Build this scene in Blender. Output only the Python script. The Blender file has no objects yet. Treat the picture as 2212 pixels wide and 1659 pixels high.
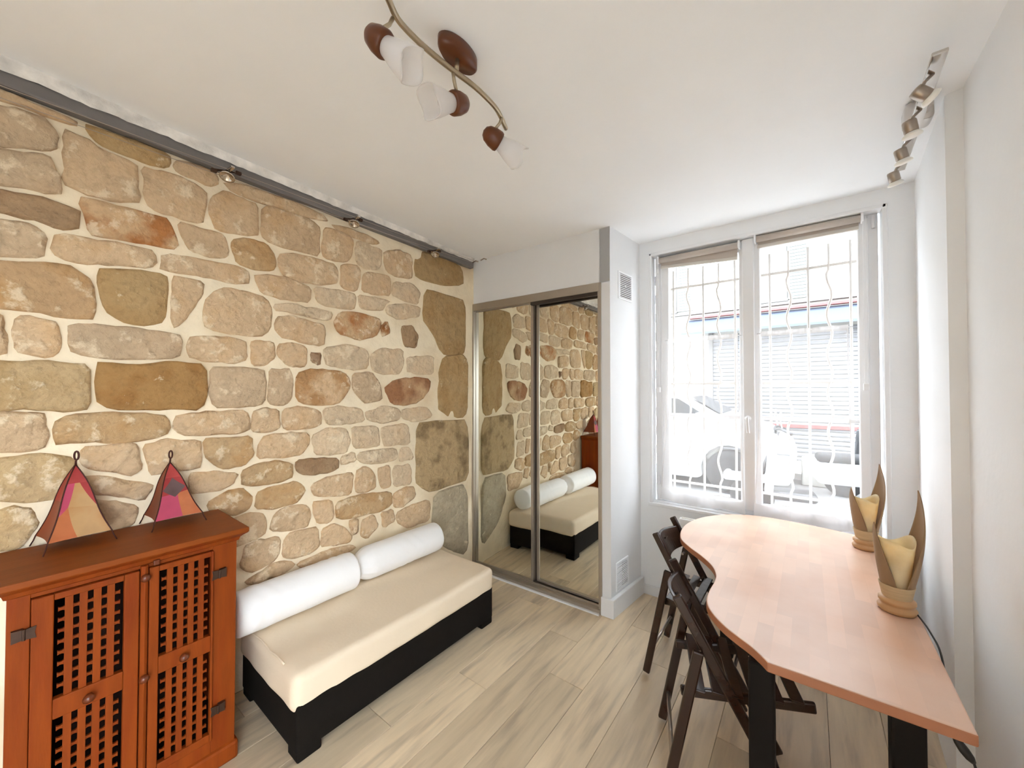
import bpy, bmesh, math, random
from mathutils import Vector, Matrix, noise
sc = bpy.context.scene
COL = sc.collection
PI = math.pi
random.seed(7)

# ------------------------------------------------------------------ camera
cam_d = bpy.data.cameras.new('camera'); cam = bpy.data.objects.new('camera', cam_d); COL.objects.link(cam)
cam_d.sensor_fit = 'HORIZONTAL'; cam_d.sensor_width = 36.0; cam_d.lens = 831.0/2212.0*36.0
cam_d.clip_start = 0.02; cam_d.clip_end = 200
cam.location = (0, 0, 1.5)
cam.rotation_euler = (math.radians(90+0.93), 0, math.radians(37.6))
sc.camera = cam

# ------------------------------------------------------------------ daylight
w = bpy.data.worlds.new('overcast_sky'); sc.world = w; w.use_nodes = True
bg = w.node_tree.nodes['Background']; bg.inputs[0].default_value = (0.86, 0.93, 1.0, 1); bg.inputs[1].default_value = 1.0
sc.view_settings.view_transform = 'Standard'; sc.view_settings.look = 'None'
sc.view_settings.gamma = 1.0; sc.view_settings.use_curve_mapping = False
sc.view_settings.exposure = 4.18
sc.cycles.use_denoising = True
sc.cycles.max_bounces = 14; sc.cycles.diffuse_bounces = 8; sc.cycles.glossy_bounces = 6
sc.cycles.transmission_bounces = 8; sc.cycles.transparent_max_bounces = 24
sc.cycles.sample_clamp_indirect = 6.0

# ------------------------------------------------------------------ materials
def lin(c):
    return tuple(((v/255)/12.92 if v/255 <= 0.04045 else ((v/255+0.055)/1.055)**2.4) for v in c)
MATS = {}
def M(name, rgb, rough=0.6, var=0.0, scale=6.0, bump=0.0, bscale=40.0, metal=0.0, rnd=0.0, stretch=None,
      rgb2=None, thr=(0.5, 0.6), scale2=4.0, spec=0.5, trans=0.0, detail=4.0, smear=None, bdist=0.02):
    m = bpy.data.materials.new(name); m.use_nodes = True; nt = m.node_tree; N = nt.nodes; L = nt.links
    b = N['Principled BSDF']; b.inputs['Roughness'].default_value = rough; b.inputs['Metallic'].default_value = metal
    b.inputs['Specular IOR Level'].default_value = spec
    col = lin(rgb) + (1,)
    b.inputs['Base Color'].default_value = col
    if trans: b.inputs['Transmission Weight'].default_value = trans
    tc = N.new('ShaderNodeTexCoord'); src = tc.outputs['Object']
    oi = N.new('ShaderNodeObjectInfo')
    if rnd or var or rgb2 or bump:
        mp = N.new('ShaderNodeMapping'); L.new(src, mp.inputs['Vector'])
        if stretch: mp.inputs['Scale'].default_value = stretch
        mu = N.new('ShaderNodeMath'); mu.operation = 'MULTIPLY'; mu.inputs[1].default_value = 37.0; L.new(oi.outputs['Random'], mu.inputs[0])
        L.new(mu.outputs[0], mp.inputs['Location']); src = mp.outputs['Vector']
    out = None
    if var or rgb2 or rnd:
        rgbn = N.new('ShaderNodeRGB'); rgbn.outputs[0].default_value = col; out = rgbn.outputs[0]
        if rgb2:
            n2 = N.new('ShaderNodeTexNoise'); n2.inputs['Scale'].default_value = scale2; n2.inputs['Detail'].default_value = 5; L.new(src, n2.inputs['Vector'])
            mr = N.new('ShaderNodeMapRange'); mr.inputs[1].default_value = thr[0]; mr.inputs[2].default_value = thr[1]; L.new(n2.outputs['Fac'], mr.inputs[0])
            mx = N.new('ShaderNodeMixRGB'); L.new(mr.outputs[0], mx.inputs[0]); L.new(out, mx.inputs[1]); mx.inputs[2].default_value = lin(rgb2)+(1,); out = mx.outputs[0]
        if var:
            n1 = N.new('ShaderNodeTexNoise'); n1.inputs['Scale'].default_value = scale; n1.inputs['Detail'].default_value = detail; L.new(src, n1.inputs['Vector'])
            mr = N.new('ShaderNodeMapRange'); mr.inputs[1].default_value = 0.25; mr.inputs[2].default_value = 0.75
            mr.inputs[3].default_value = 1-var; mr.inputs[4].default_value = 1+var; L.new(n1.outputs['Fac'], mr.inputs[0])
            mx = N.new('ShaderNodeVectorMath'); mx.operation = 'SCALE'; L.new(out, mx.inputs[0]); L.new(mr.outputs[0], mx.inputs['Scale']); out = mx.outputs[0]
        if rnd:
            mr = N.new('ShaderNodeMapRange'); mr.inputs[3].default_value = 1-rnd; mr.inputs[4].default_value = 1+rnd; L.new(oi.outputs['Random'], mr.inputs[0])
            mx = N.new('ShaderNodeVectorMath'); mx.operation = 'SCALE'; L.new(out, mx.inputs[0]); L.new(mr.outputs[0], mx.inputs['Scale']); out = mx.outputs[0]
        L.new(out, b.inputs['Base Color'])
    if bump:
        nb = N.new('ShaderNodeTexNoise'); nb.inputs['Scale'].default_value = bscale; nb.inputs['Detail'].default_value = 6; L.new(src, nb.inputs['Vector'])
        bp = N.new('ShaderNodeBump'); bp.inputs['Strength'].default_value = bump; bp.inputs['Distance'].default_value = bdist; L.new(nb.outputs['Fac'], bp.inputs['Height']); L.new(bp.outputs[0], b.inputs['Normal'])
    if smear:
        ns = N.new('ShaderNodeTexNoise'); ns.inputs['Scale'].default_value = 11; ns.inputs['Detail'].default_value = 9; ns.inputs['Roughness'].default_value = 0.66; L.new(src, ns.inputs['Vector'])
        mr = N.new('ShaderNodeMapRange'); mr.inputs[1].default_value = smear[0]; mr.inputs[2].default_value = smear[1]; L.new(ns.outputs['Fac'], mr.inputs[0])
        mr.inputs[4].default_value = 0.6
        mx = N.new('ShaderNodeMixRGB'); L.new(mr.outputs[0], mx.inputs[0]); L.new(out, mx.inputs[1]); mx.inputs[2].default_value = lin((236,220,190))+(1,)
        nd = N.new('ShaderNodeTexNoise'); nd.inputs['Scale'].default_value = 46; nd.inputs['Detail'].default_value = 5; L.new(src, nd.inputs['Vector'])
        m2 = N.new('ShaderNodeMapRange'); m2.inputs[1].default_value = 0.28; m2.inputs[2].default_value = 0.5; m2.inputs[3].default_value = 0.84; L.new(nd.outputs['Fac'], m2.inputs[0])
        sc2 = N.new('ShaderNodeVectorMath'); sc2.operation = 'SCALE'; L.new(mx.outputs[0], sc2.inputs[0]); L.new(m2.outputs[0], sc2.inputs['Scale'])
        L.new(sc2.outputs[0], b.inputs['Base Color'])
    MATS[name] = m
    return m
M('wall_paint', (236,238,240), 0.75, var=0.02, scale=2.5, bump=0.05, bscale=30)
M('ceiling_paint', (238,240,242), 0.8, var=0.025, scale=1.6, bump=0.06, bscale=9)
M('closet_paint', (224,225,226), 0.7, var=0.02, scale=3)
M('white_plastic', (236,237,239), 0.35)
M('window_white', (234,235,237), 0.3)
M('mortar', (240,226,198), 0.95, var=0.09, scale=5, bump=0.35, bscale=22, rgb2=(222,202,168), thr=(0.5,0.72), scale2=3)
ST = dict(
 t=((207,179,144),(193,161,122)), g=((199,175,144),(181,155,124)), d=((169,140,107),(148,119,89)), d2=((173,144,116),(157,126,96)),
 o=((189,157,118),(175,138,92)), o2=((195,165,124),(179,144,100)), v=((182,153,109),(165,134,90)), v2=((193,167,126),(173,146,104)),
 v3=((186,161,121),(134,113,81)), r=((168,130,80),(148,108,60)), r2=((203,171,132),(165,111,64)), r3=((184,142,96),(209,180,144)),
 r4=((157,111,76),(201,171,132)), p=((212,190,159),(203,177,144)), c=((186,173,147),(165,153,130)))
for k,(a,b_) in ST.items():
    M('stone_'+k, a, 0.95, var=0.16, scale=7, detail=9, bump=0.85, bscale=11, bdist=0.06, smear=(0.55,0.62) if k not in ('v','v3','r','r4','d','c') else (0.64,0.69), rgb2=b_, thr=(0.46,0.62) if k not in ('t','p','g') else (0.5,0.7), scale2=7 if k!='r4' else 3.5, rnd=0.05)
M('steel_grey', (112,108,106), 0.55, var=0.12, scale=7, bump=0.12, bscale=20)
M('plaster_edge', (224,220,214), 0.9, var=0.25, scale=14, bump=0.5, bscale=30)
M('brushed_aluminium', (176,168,156), 0.34, metal=0.75)
M('mirror_glass', (236,238,232), 0.015, metal=1.0)
M('dark_gap', (52,42,34), 0.7)
M('vent_dark', (84,76,70), 0.8)
M('cabinet_wood', (128,57,12), 0.55, spec=0.15, var=0.16, scale=5, stretch=(6,6,0.8), bump=0.06, bscale=30, rnd=0.05, rgb2=(120,46,10), thr=(0.45,0.75), scale2=3)
M('cabinet_top_wood', (128,62,16), 0.5, spec=0.2, var=0.14, scale=4, stretch=(5,0.8,5), bump=0.05, bscale=30)
M('cabinet_inside', (40,20,10), 0.9)
M('dark_hardware', (66,46,34), 0.5, metal=0.5, var=0.2, scale=30)
M('knob_wood', (96,42,14), 0.35)
M('sheet_cotton', (230,213,188), 0.9, var=0.03, scale=5, bump=0.08, bscale=60)
M('base_fabric', (22,18,14), 0.9, spec=0.15, var=0.12, scale=40, bump=0.1, bscale=200)
M('bolster_cotton', (242,242,242), 0.9, bump=0.06, bscale=50)
M('table_wood', (216,182,160), 0.36, var=0.04, scale=4, stretch=(1,1,1), rgb2=(206,164,138), thr=(0.42,0.66), scale2=2.6)
m = MATS['table_wood']; N = m.node_tree.nodes; L = m.node_tree.links; bs = N['Principled BSDF']; old = bs.inputs['Base Color'].links[0].from_socket
tc = N.new('ShaderNodeTexCoord'); mp = N.new('ShaderNodeMapping'); mp.inputs['Rotation'].default_value = (0,0,1.5708); L.new(tc.outputs['Object'], mp.inputs[0])
bk = N.new('ShaderNodeTexBrick'); bk.inputs['Color1'].default_value = (0.90,0.90,0.90,1); bk.inputs['Color2'].default_value = (1.06,1.04,1.0,1); bk.inputs['Mortar'].default_value = (0.97,0.95,0.93,1)
bk.inputs['Scale'].default_value = 1.0; bk.inputs['Brick Width'].default_value = 0.19; bk.inputs['Row Height'].default_value = 0.045; bk.inputs['Mortar Size'].default_value = 0.0006; bk.inputs['Bias'].default_value = 0.1
L.new(mp.outputs[0], bk.inputs['Vector']); mu = N.new('ShaderNodeMixRGB'); mu.blend_type = 'MULTIPLY'; mu.inputs[0].default_value = 0.8; L.new(old, mu.inputs[1]); L.new(bk.outputs['Color'], mu.inputs[2]); L.new(mu.outputs[0], bs.inputs['Base Color'])
M('table_edge', (168,110,78), 0.5, var=0.1, scale=6)
M('chair_wood', (46,26,15), 0.26, var=0.2, scale=6, bump=0.05, bscale=40)
M('dark_leg_wood', (15,10,7), 0.7, spec=0.2, var=0.2, scale=8)
M('petal_wood', (150,122,90), 0.6, var=0.12, scale=10, stretch=(3,3,0.6))
M('wrap_band', (200,176,138), 0.75, var=0.12, scale=40, stretch=(0.3,0.3,4))
M('lamp_base_wood', (198,156,110), 0.4, var=0.08, scale=8)
M('cord_black', (26,24,23), 0.5)
M('leather_wine', (150,40,34), 0.45, var=0.2, scale=10)
M('leather_brown', (128,56,26), 0.5, var=0.2, scale=10)
M('iron_dark', (66,26,16), 0.6, metal=0.4)
M('brass_satin', (176,162,138), 0.3, metal=0.9)
M('fitting_wood', (92,46,16), 0.32, var=0.15, scale=12)
M('chrome', (206,200,194), 0.12, metal=1.0)
M('nickel', (168,156,144), 0.3, metal=0.9)
M('bulb_white', (244,242,236), 0.4)
M('blind_fabric', (190,180,170), 0.85)
M('blind_bar', (206,200,192), 0.5)
M('grille_paint', (186,178,170), 0.6)
M('facade_render', (150,148,142), 0.9, var=0.05, scale=1.5)
M('facade_trim', (92,90,88), 0.8)
M('shutter_slat', (98,98,100), 0.6)
M('awning_blue', (66,74,88), 0.7)
M('shop_red', (116,56,54), 0.6)
M('louver_green', (92,95,92), 0.7)
M('asphalt', (96,95,94), 0.9, var=0.1, scale=6)
M('paving', (176,173,168), 0.9, var=0.06, scale=3)
M('brick_white', (190,188,180), 0.85, var=0.04, scale=8, bump=0.2, bscale=60)
M('car_white', (160,161,162), 0.25)
M('car_glass', (30,33,36), 0.1)
M('tyre', (22,22,23), 0.8)
M('alloy', (170,172,174), 0.3, metal=0.8)
M('scooter_dark', (24,25,27), 0.35)
M('scooter_pale', (170,170,170), 0.35)
def glassy(name, tint, gloss, facs, dif=0.5):
    m = bpy.data.materials.new(name); m.use_nodes = True; nt = m.node_tree; N = nt.nodes; L = nt.links
    N.remove(N['Principled BSDF']); o = N['Material Output']
    tr = N.new('ShaderNodeBsdfTransparent'); tr.inputs[0].default_value = tint
    if gloss == 'glossy':
        g = N.new('ShaderNodeBsdfGlossy'); g.inputs['Roughness'].default_value = 0.02
    else:
        d1 = N.new('ShaderNodeBsdfDiffuse'); d1.inputs[0].default_value = (0.9,0.89,0.89,1)
        d2 = N.new('ShaderNodeBsdfTranslucent'); d2.inputs[0].default_value = (0.9,0.89,0.89,1)
        g = N.new('ShaderNodeMixShader'); g.inputs[0].default_value = dif; L.new(d1.outputs[0], g.inputs[1]); L.new(d2.outputs[0], g.inputs[2])
    mx = N.new('ShaderNodeMixShader'); mx.inputs[0].default_value = facs
    L.new(tr.outputs[0], mx.inputs[1]); L.new(g.outputs[0], mx.inputs[2]); L.new(mx.outputs[0], o.inputs[0]); MATS[name] = m
glassy('window_glass', (1,1,1,1), 'glossy', 0.05)
glassy('sheer', (1,1,1,1), 'cloth', 0.27, 0.18)
glassy('sheer_hem', (1,1,1,1), 'cloth', 0.62, 0.10)
glassy('frosted_glass', (1,1,1,1), 'cloth', 0.62)
def translucent(name, rgb, rgb2, scale=9, f=0.45):
    m = M(name, rgb, 0.5, var=0.12, scale=14, rgb2=rgb2, thr=(0.45,0.65), scale2=scale); nt = m.node_tree; N = nt.nodes; L = nt.links
    b = N['Principled BSDF']; t = N.new('ShaderNodeBsdfTranslucent'); L.new(b.inputs['Base Color'].links[0].from_socket, t.inputs[0])
    mx = N.new('ShaderNodeMixShader'); mx.inputs[0].default_value = f; L.new(b.outputs[0], mx.inputs[1]); L.new(t.outputs[0], mx.inputs[2]); L.new(mx.outputs[0], N['Material Output'].inputs[0])
translucent('parchment', (250,238,206), (244,222,172))
translucent('skin_cream', (206,164,110), (186,128,70), 7, 0.25)
translucent('skin_orange', (206,120,70), (190,96,50), 8, 0.25)
translucent('skin_pink', (206,80,110), (226,140,150), 9, 0.3)
translucent('skin_red', (170,50,50), (190,70,64), 9, 0.25)
translucent('skin_grey', (112,84,82), (96,70,68), 8, 0.2)

# ------------------------------------------------------------------ geometry helpers
class G:
    def __init__(s): s.v = []; s.f = []
    def add(s, vs, fs):
        o = len(s.v); s.v += [tuple(p) for p in vs]; s.f += [tuple(i+o for i in f) for f in fs]; return s
    def box(s, x0, x1, y0, y1, z0, z1, mtx=None):
        vs = [(x,y,z) for z in (z0,z1) for y in (y0,y1) for x in (x0,x1)]
        if mtx: vs = [mtx @ Vector(p) for p in vs]
        return s.add(vs, [(0,2,3,1),(4,5,7,6),(0,1,5,4),(2,6,7,3),(0,4,6,2),(1,3,7,5)])
    def beam(s, a, b, wx, wz, up=(0,0,1), ext=0.0):
        a = Vector(a); b = Vector(b); d = (b-a); l = d.length; d.normalize(); u = Vector(up); r = d.cross(u).normalized(); u = r.cross(d)
        m = Matrix((r, d, u)).transposed().to_4x4(); m.translation = a
        return s.box(-wx/2, wx/2, -ext, l+ext, -wz/2, wz/2, m)
    def prism(s, poly, z0, z1, f=None):
        n = len(poly); f = f or (lambda x,y,z: (x,y,z))
        vs = [f(x,y,z0) for x,y in poly] + [f(x,y,z1) for x,y in poly]
        return s.add(vs, [tuple(range(n-1,-1,-1)), tuple(range(n,2*n))] + [(i,(i+1)%n,n+(i+1)%n,n+i) for i in range(n)])
    def tube(s, path, r, n=10, cap=True, closed=False):
        P = [Vector(p) for p in path]; k = len(P); vs = []; fs = []; prev = None
        for i, p in enumerate(P):
            if closed: t = P[(i+1)%k]-P[i-1]
            else: t = P[min(i+1,k-1)]-P[max(i-1,0)]
            t.normalize()
            if prev is None:
                a = Vector((0,0,1)) if abs(t.z) < 0.9 else Vector((1,0,0)); u = t.cross(a).normalized()
            else:
                u = (prev - t*prev.dot(t)).normalized()
            prev = u; q = t.cross(u); rr = r(i/(k-1)) if callable(r) else r
            vs += [p + (u*math.cos(2*PI*j/n)+q*math.sin(2*PI*j/n))*rr for j in range(n)]
        for i in range(k if closed else k-1):
            for j in range(n):
                a = i*n+j; b = i*n+(j+1)%n; c = ((i+1)%k)*n+(j+1)%n; d = ((i+1)%k)*n+j; fs.append((a,b,c,d))
        if cap and not closed: fs.append(tuple(range(n-1,-1,-1))); fs.append(tuple((k-1)*n+j for j in range(n)))
        return s.add(vs, fs)
    def lathe(s, prof, n=24, mtx=None, wob=None, capb=True, capt=True):
        vs = []; fs = []; k = len(prof)
        for i,(r,z) in enumerate(prof):
            for j in range(n):
                a = 2*PI*j/n; p = Vector((r*math.cos(a), r*math.sin(a), z))
                if wob: p = Vector(wob(p, a, i))
                vs.append(mtx @ p if mtx else p)
        for i in range(k-1):
            for j in range(n): fs.append((i*n+j, i*n+(j+1)%n, (i+1)*n+(j+1)%n, (i+1)*n+j))
        if capb: fs.append(tuple(range(n-1,-1,-1)))
        if capt: fs.append(tuple((k-1)*n+j for j in range(n)))
        return s.add(vs, fs)
    def sheet(s, fn, nu, nv):
        vs = [fn(i/nu, j/nv) for j in range(nv+1) for i in range(nu+1)]
        return s.add(vs, [(j*(nu+1)+i, j*(nu+1)+i+1, (j+1)*(nu+1)+i+1, (j+1)*(nu+1)+i) for j in range(nv) for i in range(nu)])
    def rbox(s, x0, x1, y0, y1, z0, z1, r, n=(10,10,4), fn=None):
        c = Vector(((x0+x1)/2,(y0+y1)/2,(z0+z1)/2)); h = Vector(((x1-x0)/2,(y1-y0)/2,(z1-z0)/2)); idx = {}; vs = []; fs = []
        def vert(p):
            key = tuple(round(q,5) for q in p)
            if key in idx: return idx[key]
            q = Vector(p); inner = Vector([max(-(h[i]-r), min(h[i]-r, q[i])) for i in range(3)]); d = q-inner
            if d.length > 1e-9: q = inner + d.normalized()*r
            q = q + c
            if fn: q = Vector(fn(q))
            vs.append(tuple(q)); idx[key] = len(vs)-1; return idx[key]
        def ticks(a, m):
            e = [-1 + 0.0, ] ; hh = h[a]; t = [-hh, -hh+r*0.35, -hh+r*0.7]
            t += [-hh+r + (2*hh-2*r)*i/m for i in range(m+1)]; t += [hh-r*0.7, hh-r*0.35, hh]; return t
        T = [ticks(a, n[a]) for a in range(3)]
        for a in range(3):
            b, cc = (a+1)%3, (a+2)%3
            for sgn in (-1,1):
                for i in range(len(T[b])-1):
                    for j in range(len(T[cc])-1):
                        q = []
                        for (ii,jj) in ((i,j),(i+1,j),(i+1,j+1),(i,j+1)):
                            p = [0,0,0]; p[a] = sgn*h[a]; p[b] = T[b][ii]; p[cc] = T[cc][jj]; q.append(vert(p))
                        fs.append(tuple(q) if sgn > 0 else tuple(reversed(q)))
        return s.add(vs, fs)
    def mesh(s, name, mat, smooth=False):
        me = bpy.data.meshes.new(name); me.from_pydata(s.v, [], s.f); me.validate(); me.update()
        me.materials.append(MATS[mat] if isinstance(mat, str) else mat)
        if smooth: me.polygons.foreach_set('use_smooth', [True]*len(me.polygons))
        return me
    def obj(s, name, mat, parent=None, smooth=False, bevel=0.0, auto=False):
        o = bpy.data.objects.new(name, s.mesh(name, mat, smooth or auto)); COL.objects.link(o)
        if parent: o.parent = parent
        if bevel:
            b = o.modifiers.new('bevel', 'BEVEL'); b.width = bevel; b.segments = 2; b.limit_method = 'ANGLE'
        if auto:
            with_angle(o)
        return o
def with_angle(o, ang=40):
    try: o.data.set_sharp_from_angle(angle=math.radians(ang))
    except Exception: pass
def tag(o, label, cat=None, group=None, kind=None):
    o['label'] = label
    if cat: o['category'] = cat
    if group: o['group'] = group
    if kind: o['kind'] = kind
    return o
def thing(name, loc, label, cat, rz=0.0, group=None, kind=None):
    o = bpy.data.objects.new(name, None); COL.objects.link(o); o.location = loc; o.rotation_euler = (0,0,rz); o.empty_display_size = 0.05
    return tag(o, label, cat, group, kind)
def link(me, name, parent, loc=(0,0,0), rot=(0,0,0)):
    o = bpy.data.objects.new(name, me); COL.objects.link(o); o.parent = parent; o.location = loc; o.rotation_euler = rot; return o
def dup(o, parent=None):
    c = o.copy(); COL.objects.link(c)
    if parent: c.parent = parent
    for ch in list(o.children): dup(ch, c)
    return c
def aim(d, loc):
    m = Vector(d).to_track_quat('Z','Y').to_matrix().to_4x4(); m.translation = Vector(loc); return m
def smooth_path(pts, n, closed=False):
    P = [Vector(p) for p in pts]; k = len(P); out = []
    seg = k if closed else k-1
    for i in range(seg):
        if closed: a,b,c,d = P[i-1],P[i],P[(i+1)%k],P[(i+2)%k]
        else: a,b,c,d = P[max(i-1,0)],P[i],P[i+1],P[min(i+2,k-1)]
        for j in range(n):
            t = j/n; out.append(0.5*((2*b)+(c-a)*t+(2*a-5*b+4*c-d)*t*t+(3*b-a-3*c+d)*t**3))
    if not closed: out.append(P[-1])
    return out

# ================================================================== THE ROOM
# ---- floor: slab + laminate planks running towards the window
M('plank_oak', (210,191,162), 0.40, var=0.13, scale=3.0, stretch=(9,1.0,1), bump=0.03, bscale=60, rnd=0.12, rgb2=(176,160,138), thr=(0.50,0.72), scale2=2.4, detail=7)
M('subfloor', (110,100,88), 0.9)
floor = G().box(-2.6, 0.8, -1.75, 3.3, -0.12, -0.010).obj('floor', 'subfloor')
tag(floor, 'grey beige oak laminate floor of long planks', 'floor', kind='structure')
PLW, PLL = 0.193, 1.21
plank_cache = {}
def plank_mesh(L):
    L = round(L, 2)
    if L not in plank_cache:
        g = G(); a, b, c = PLW/2-0.0007, L/2-0.0007, 0.0015
        g.add([(-a,-b,-0.009),(a,-b,-0.009),(a,b,-0.009),(-a,b,-0.009),(-a,-b,-c),(a,-b,-c),(a,b,-c),(-a,b,-c),
               (-a+c,-b+c,0),(a-c,-b+c,0),(a-c,b-c,0),(-a+c,b-c,0)],
              [(3,2,1,0),(0,1,5,4),(1,2,6,5),(2,3,7,6),(3,0,4,7),(4,5,9,8),(5,6,10,9),(6,7,11,10),(7,4,8,11),(8,9,10,11)])
        plank_cache[L] = g.mesh('plank', 'plank_oak')
    return plank_cache[L]
offs = [0.0, 0.52, 0.23, 0.83, 0.41, 1.02, 0.12, 0.66, 0.92, 0.33]
for i in range(15):
    x = -2.26 + PLW*(i+0.5); y = -1.75 - offs[i % 10]
    while y < 2.95:
        y0, y1 = max(y, -1.75), min(y+PLL, 2.95)
        if y1-y0 > 0.06: link(plank_mesh(y1-y0), 'plank', floor, (x, (y0+y1)/2, 0))
        y += PLL

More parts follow.
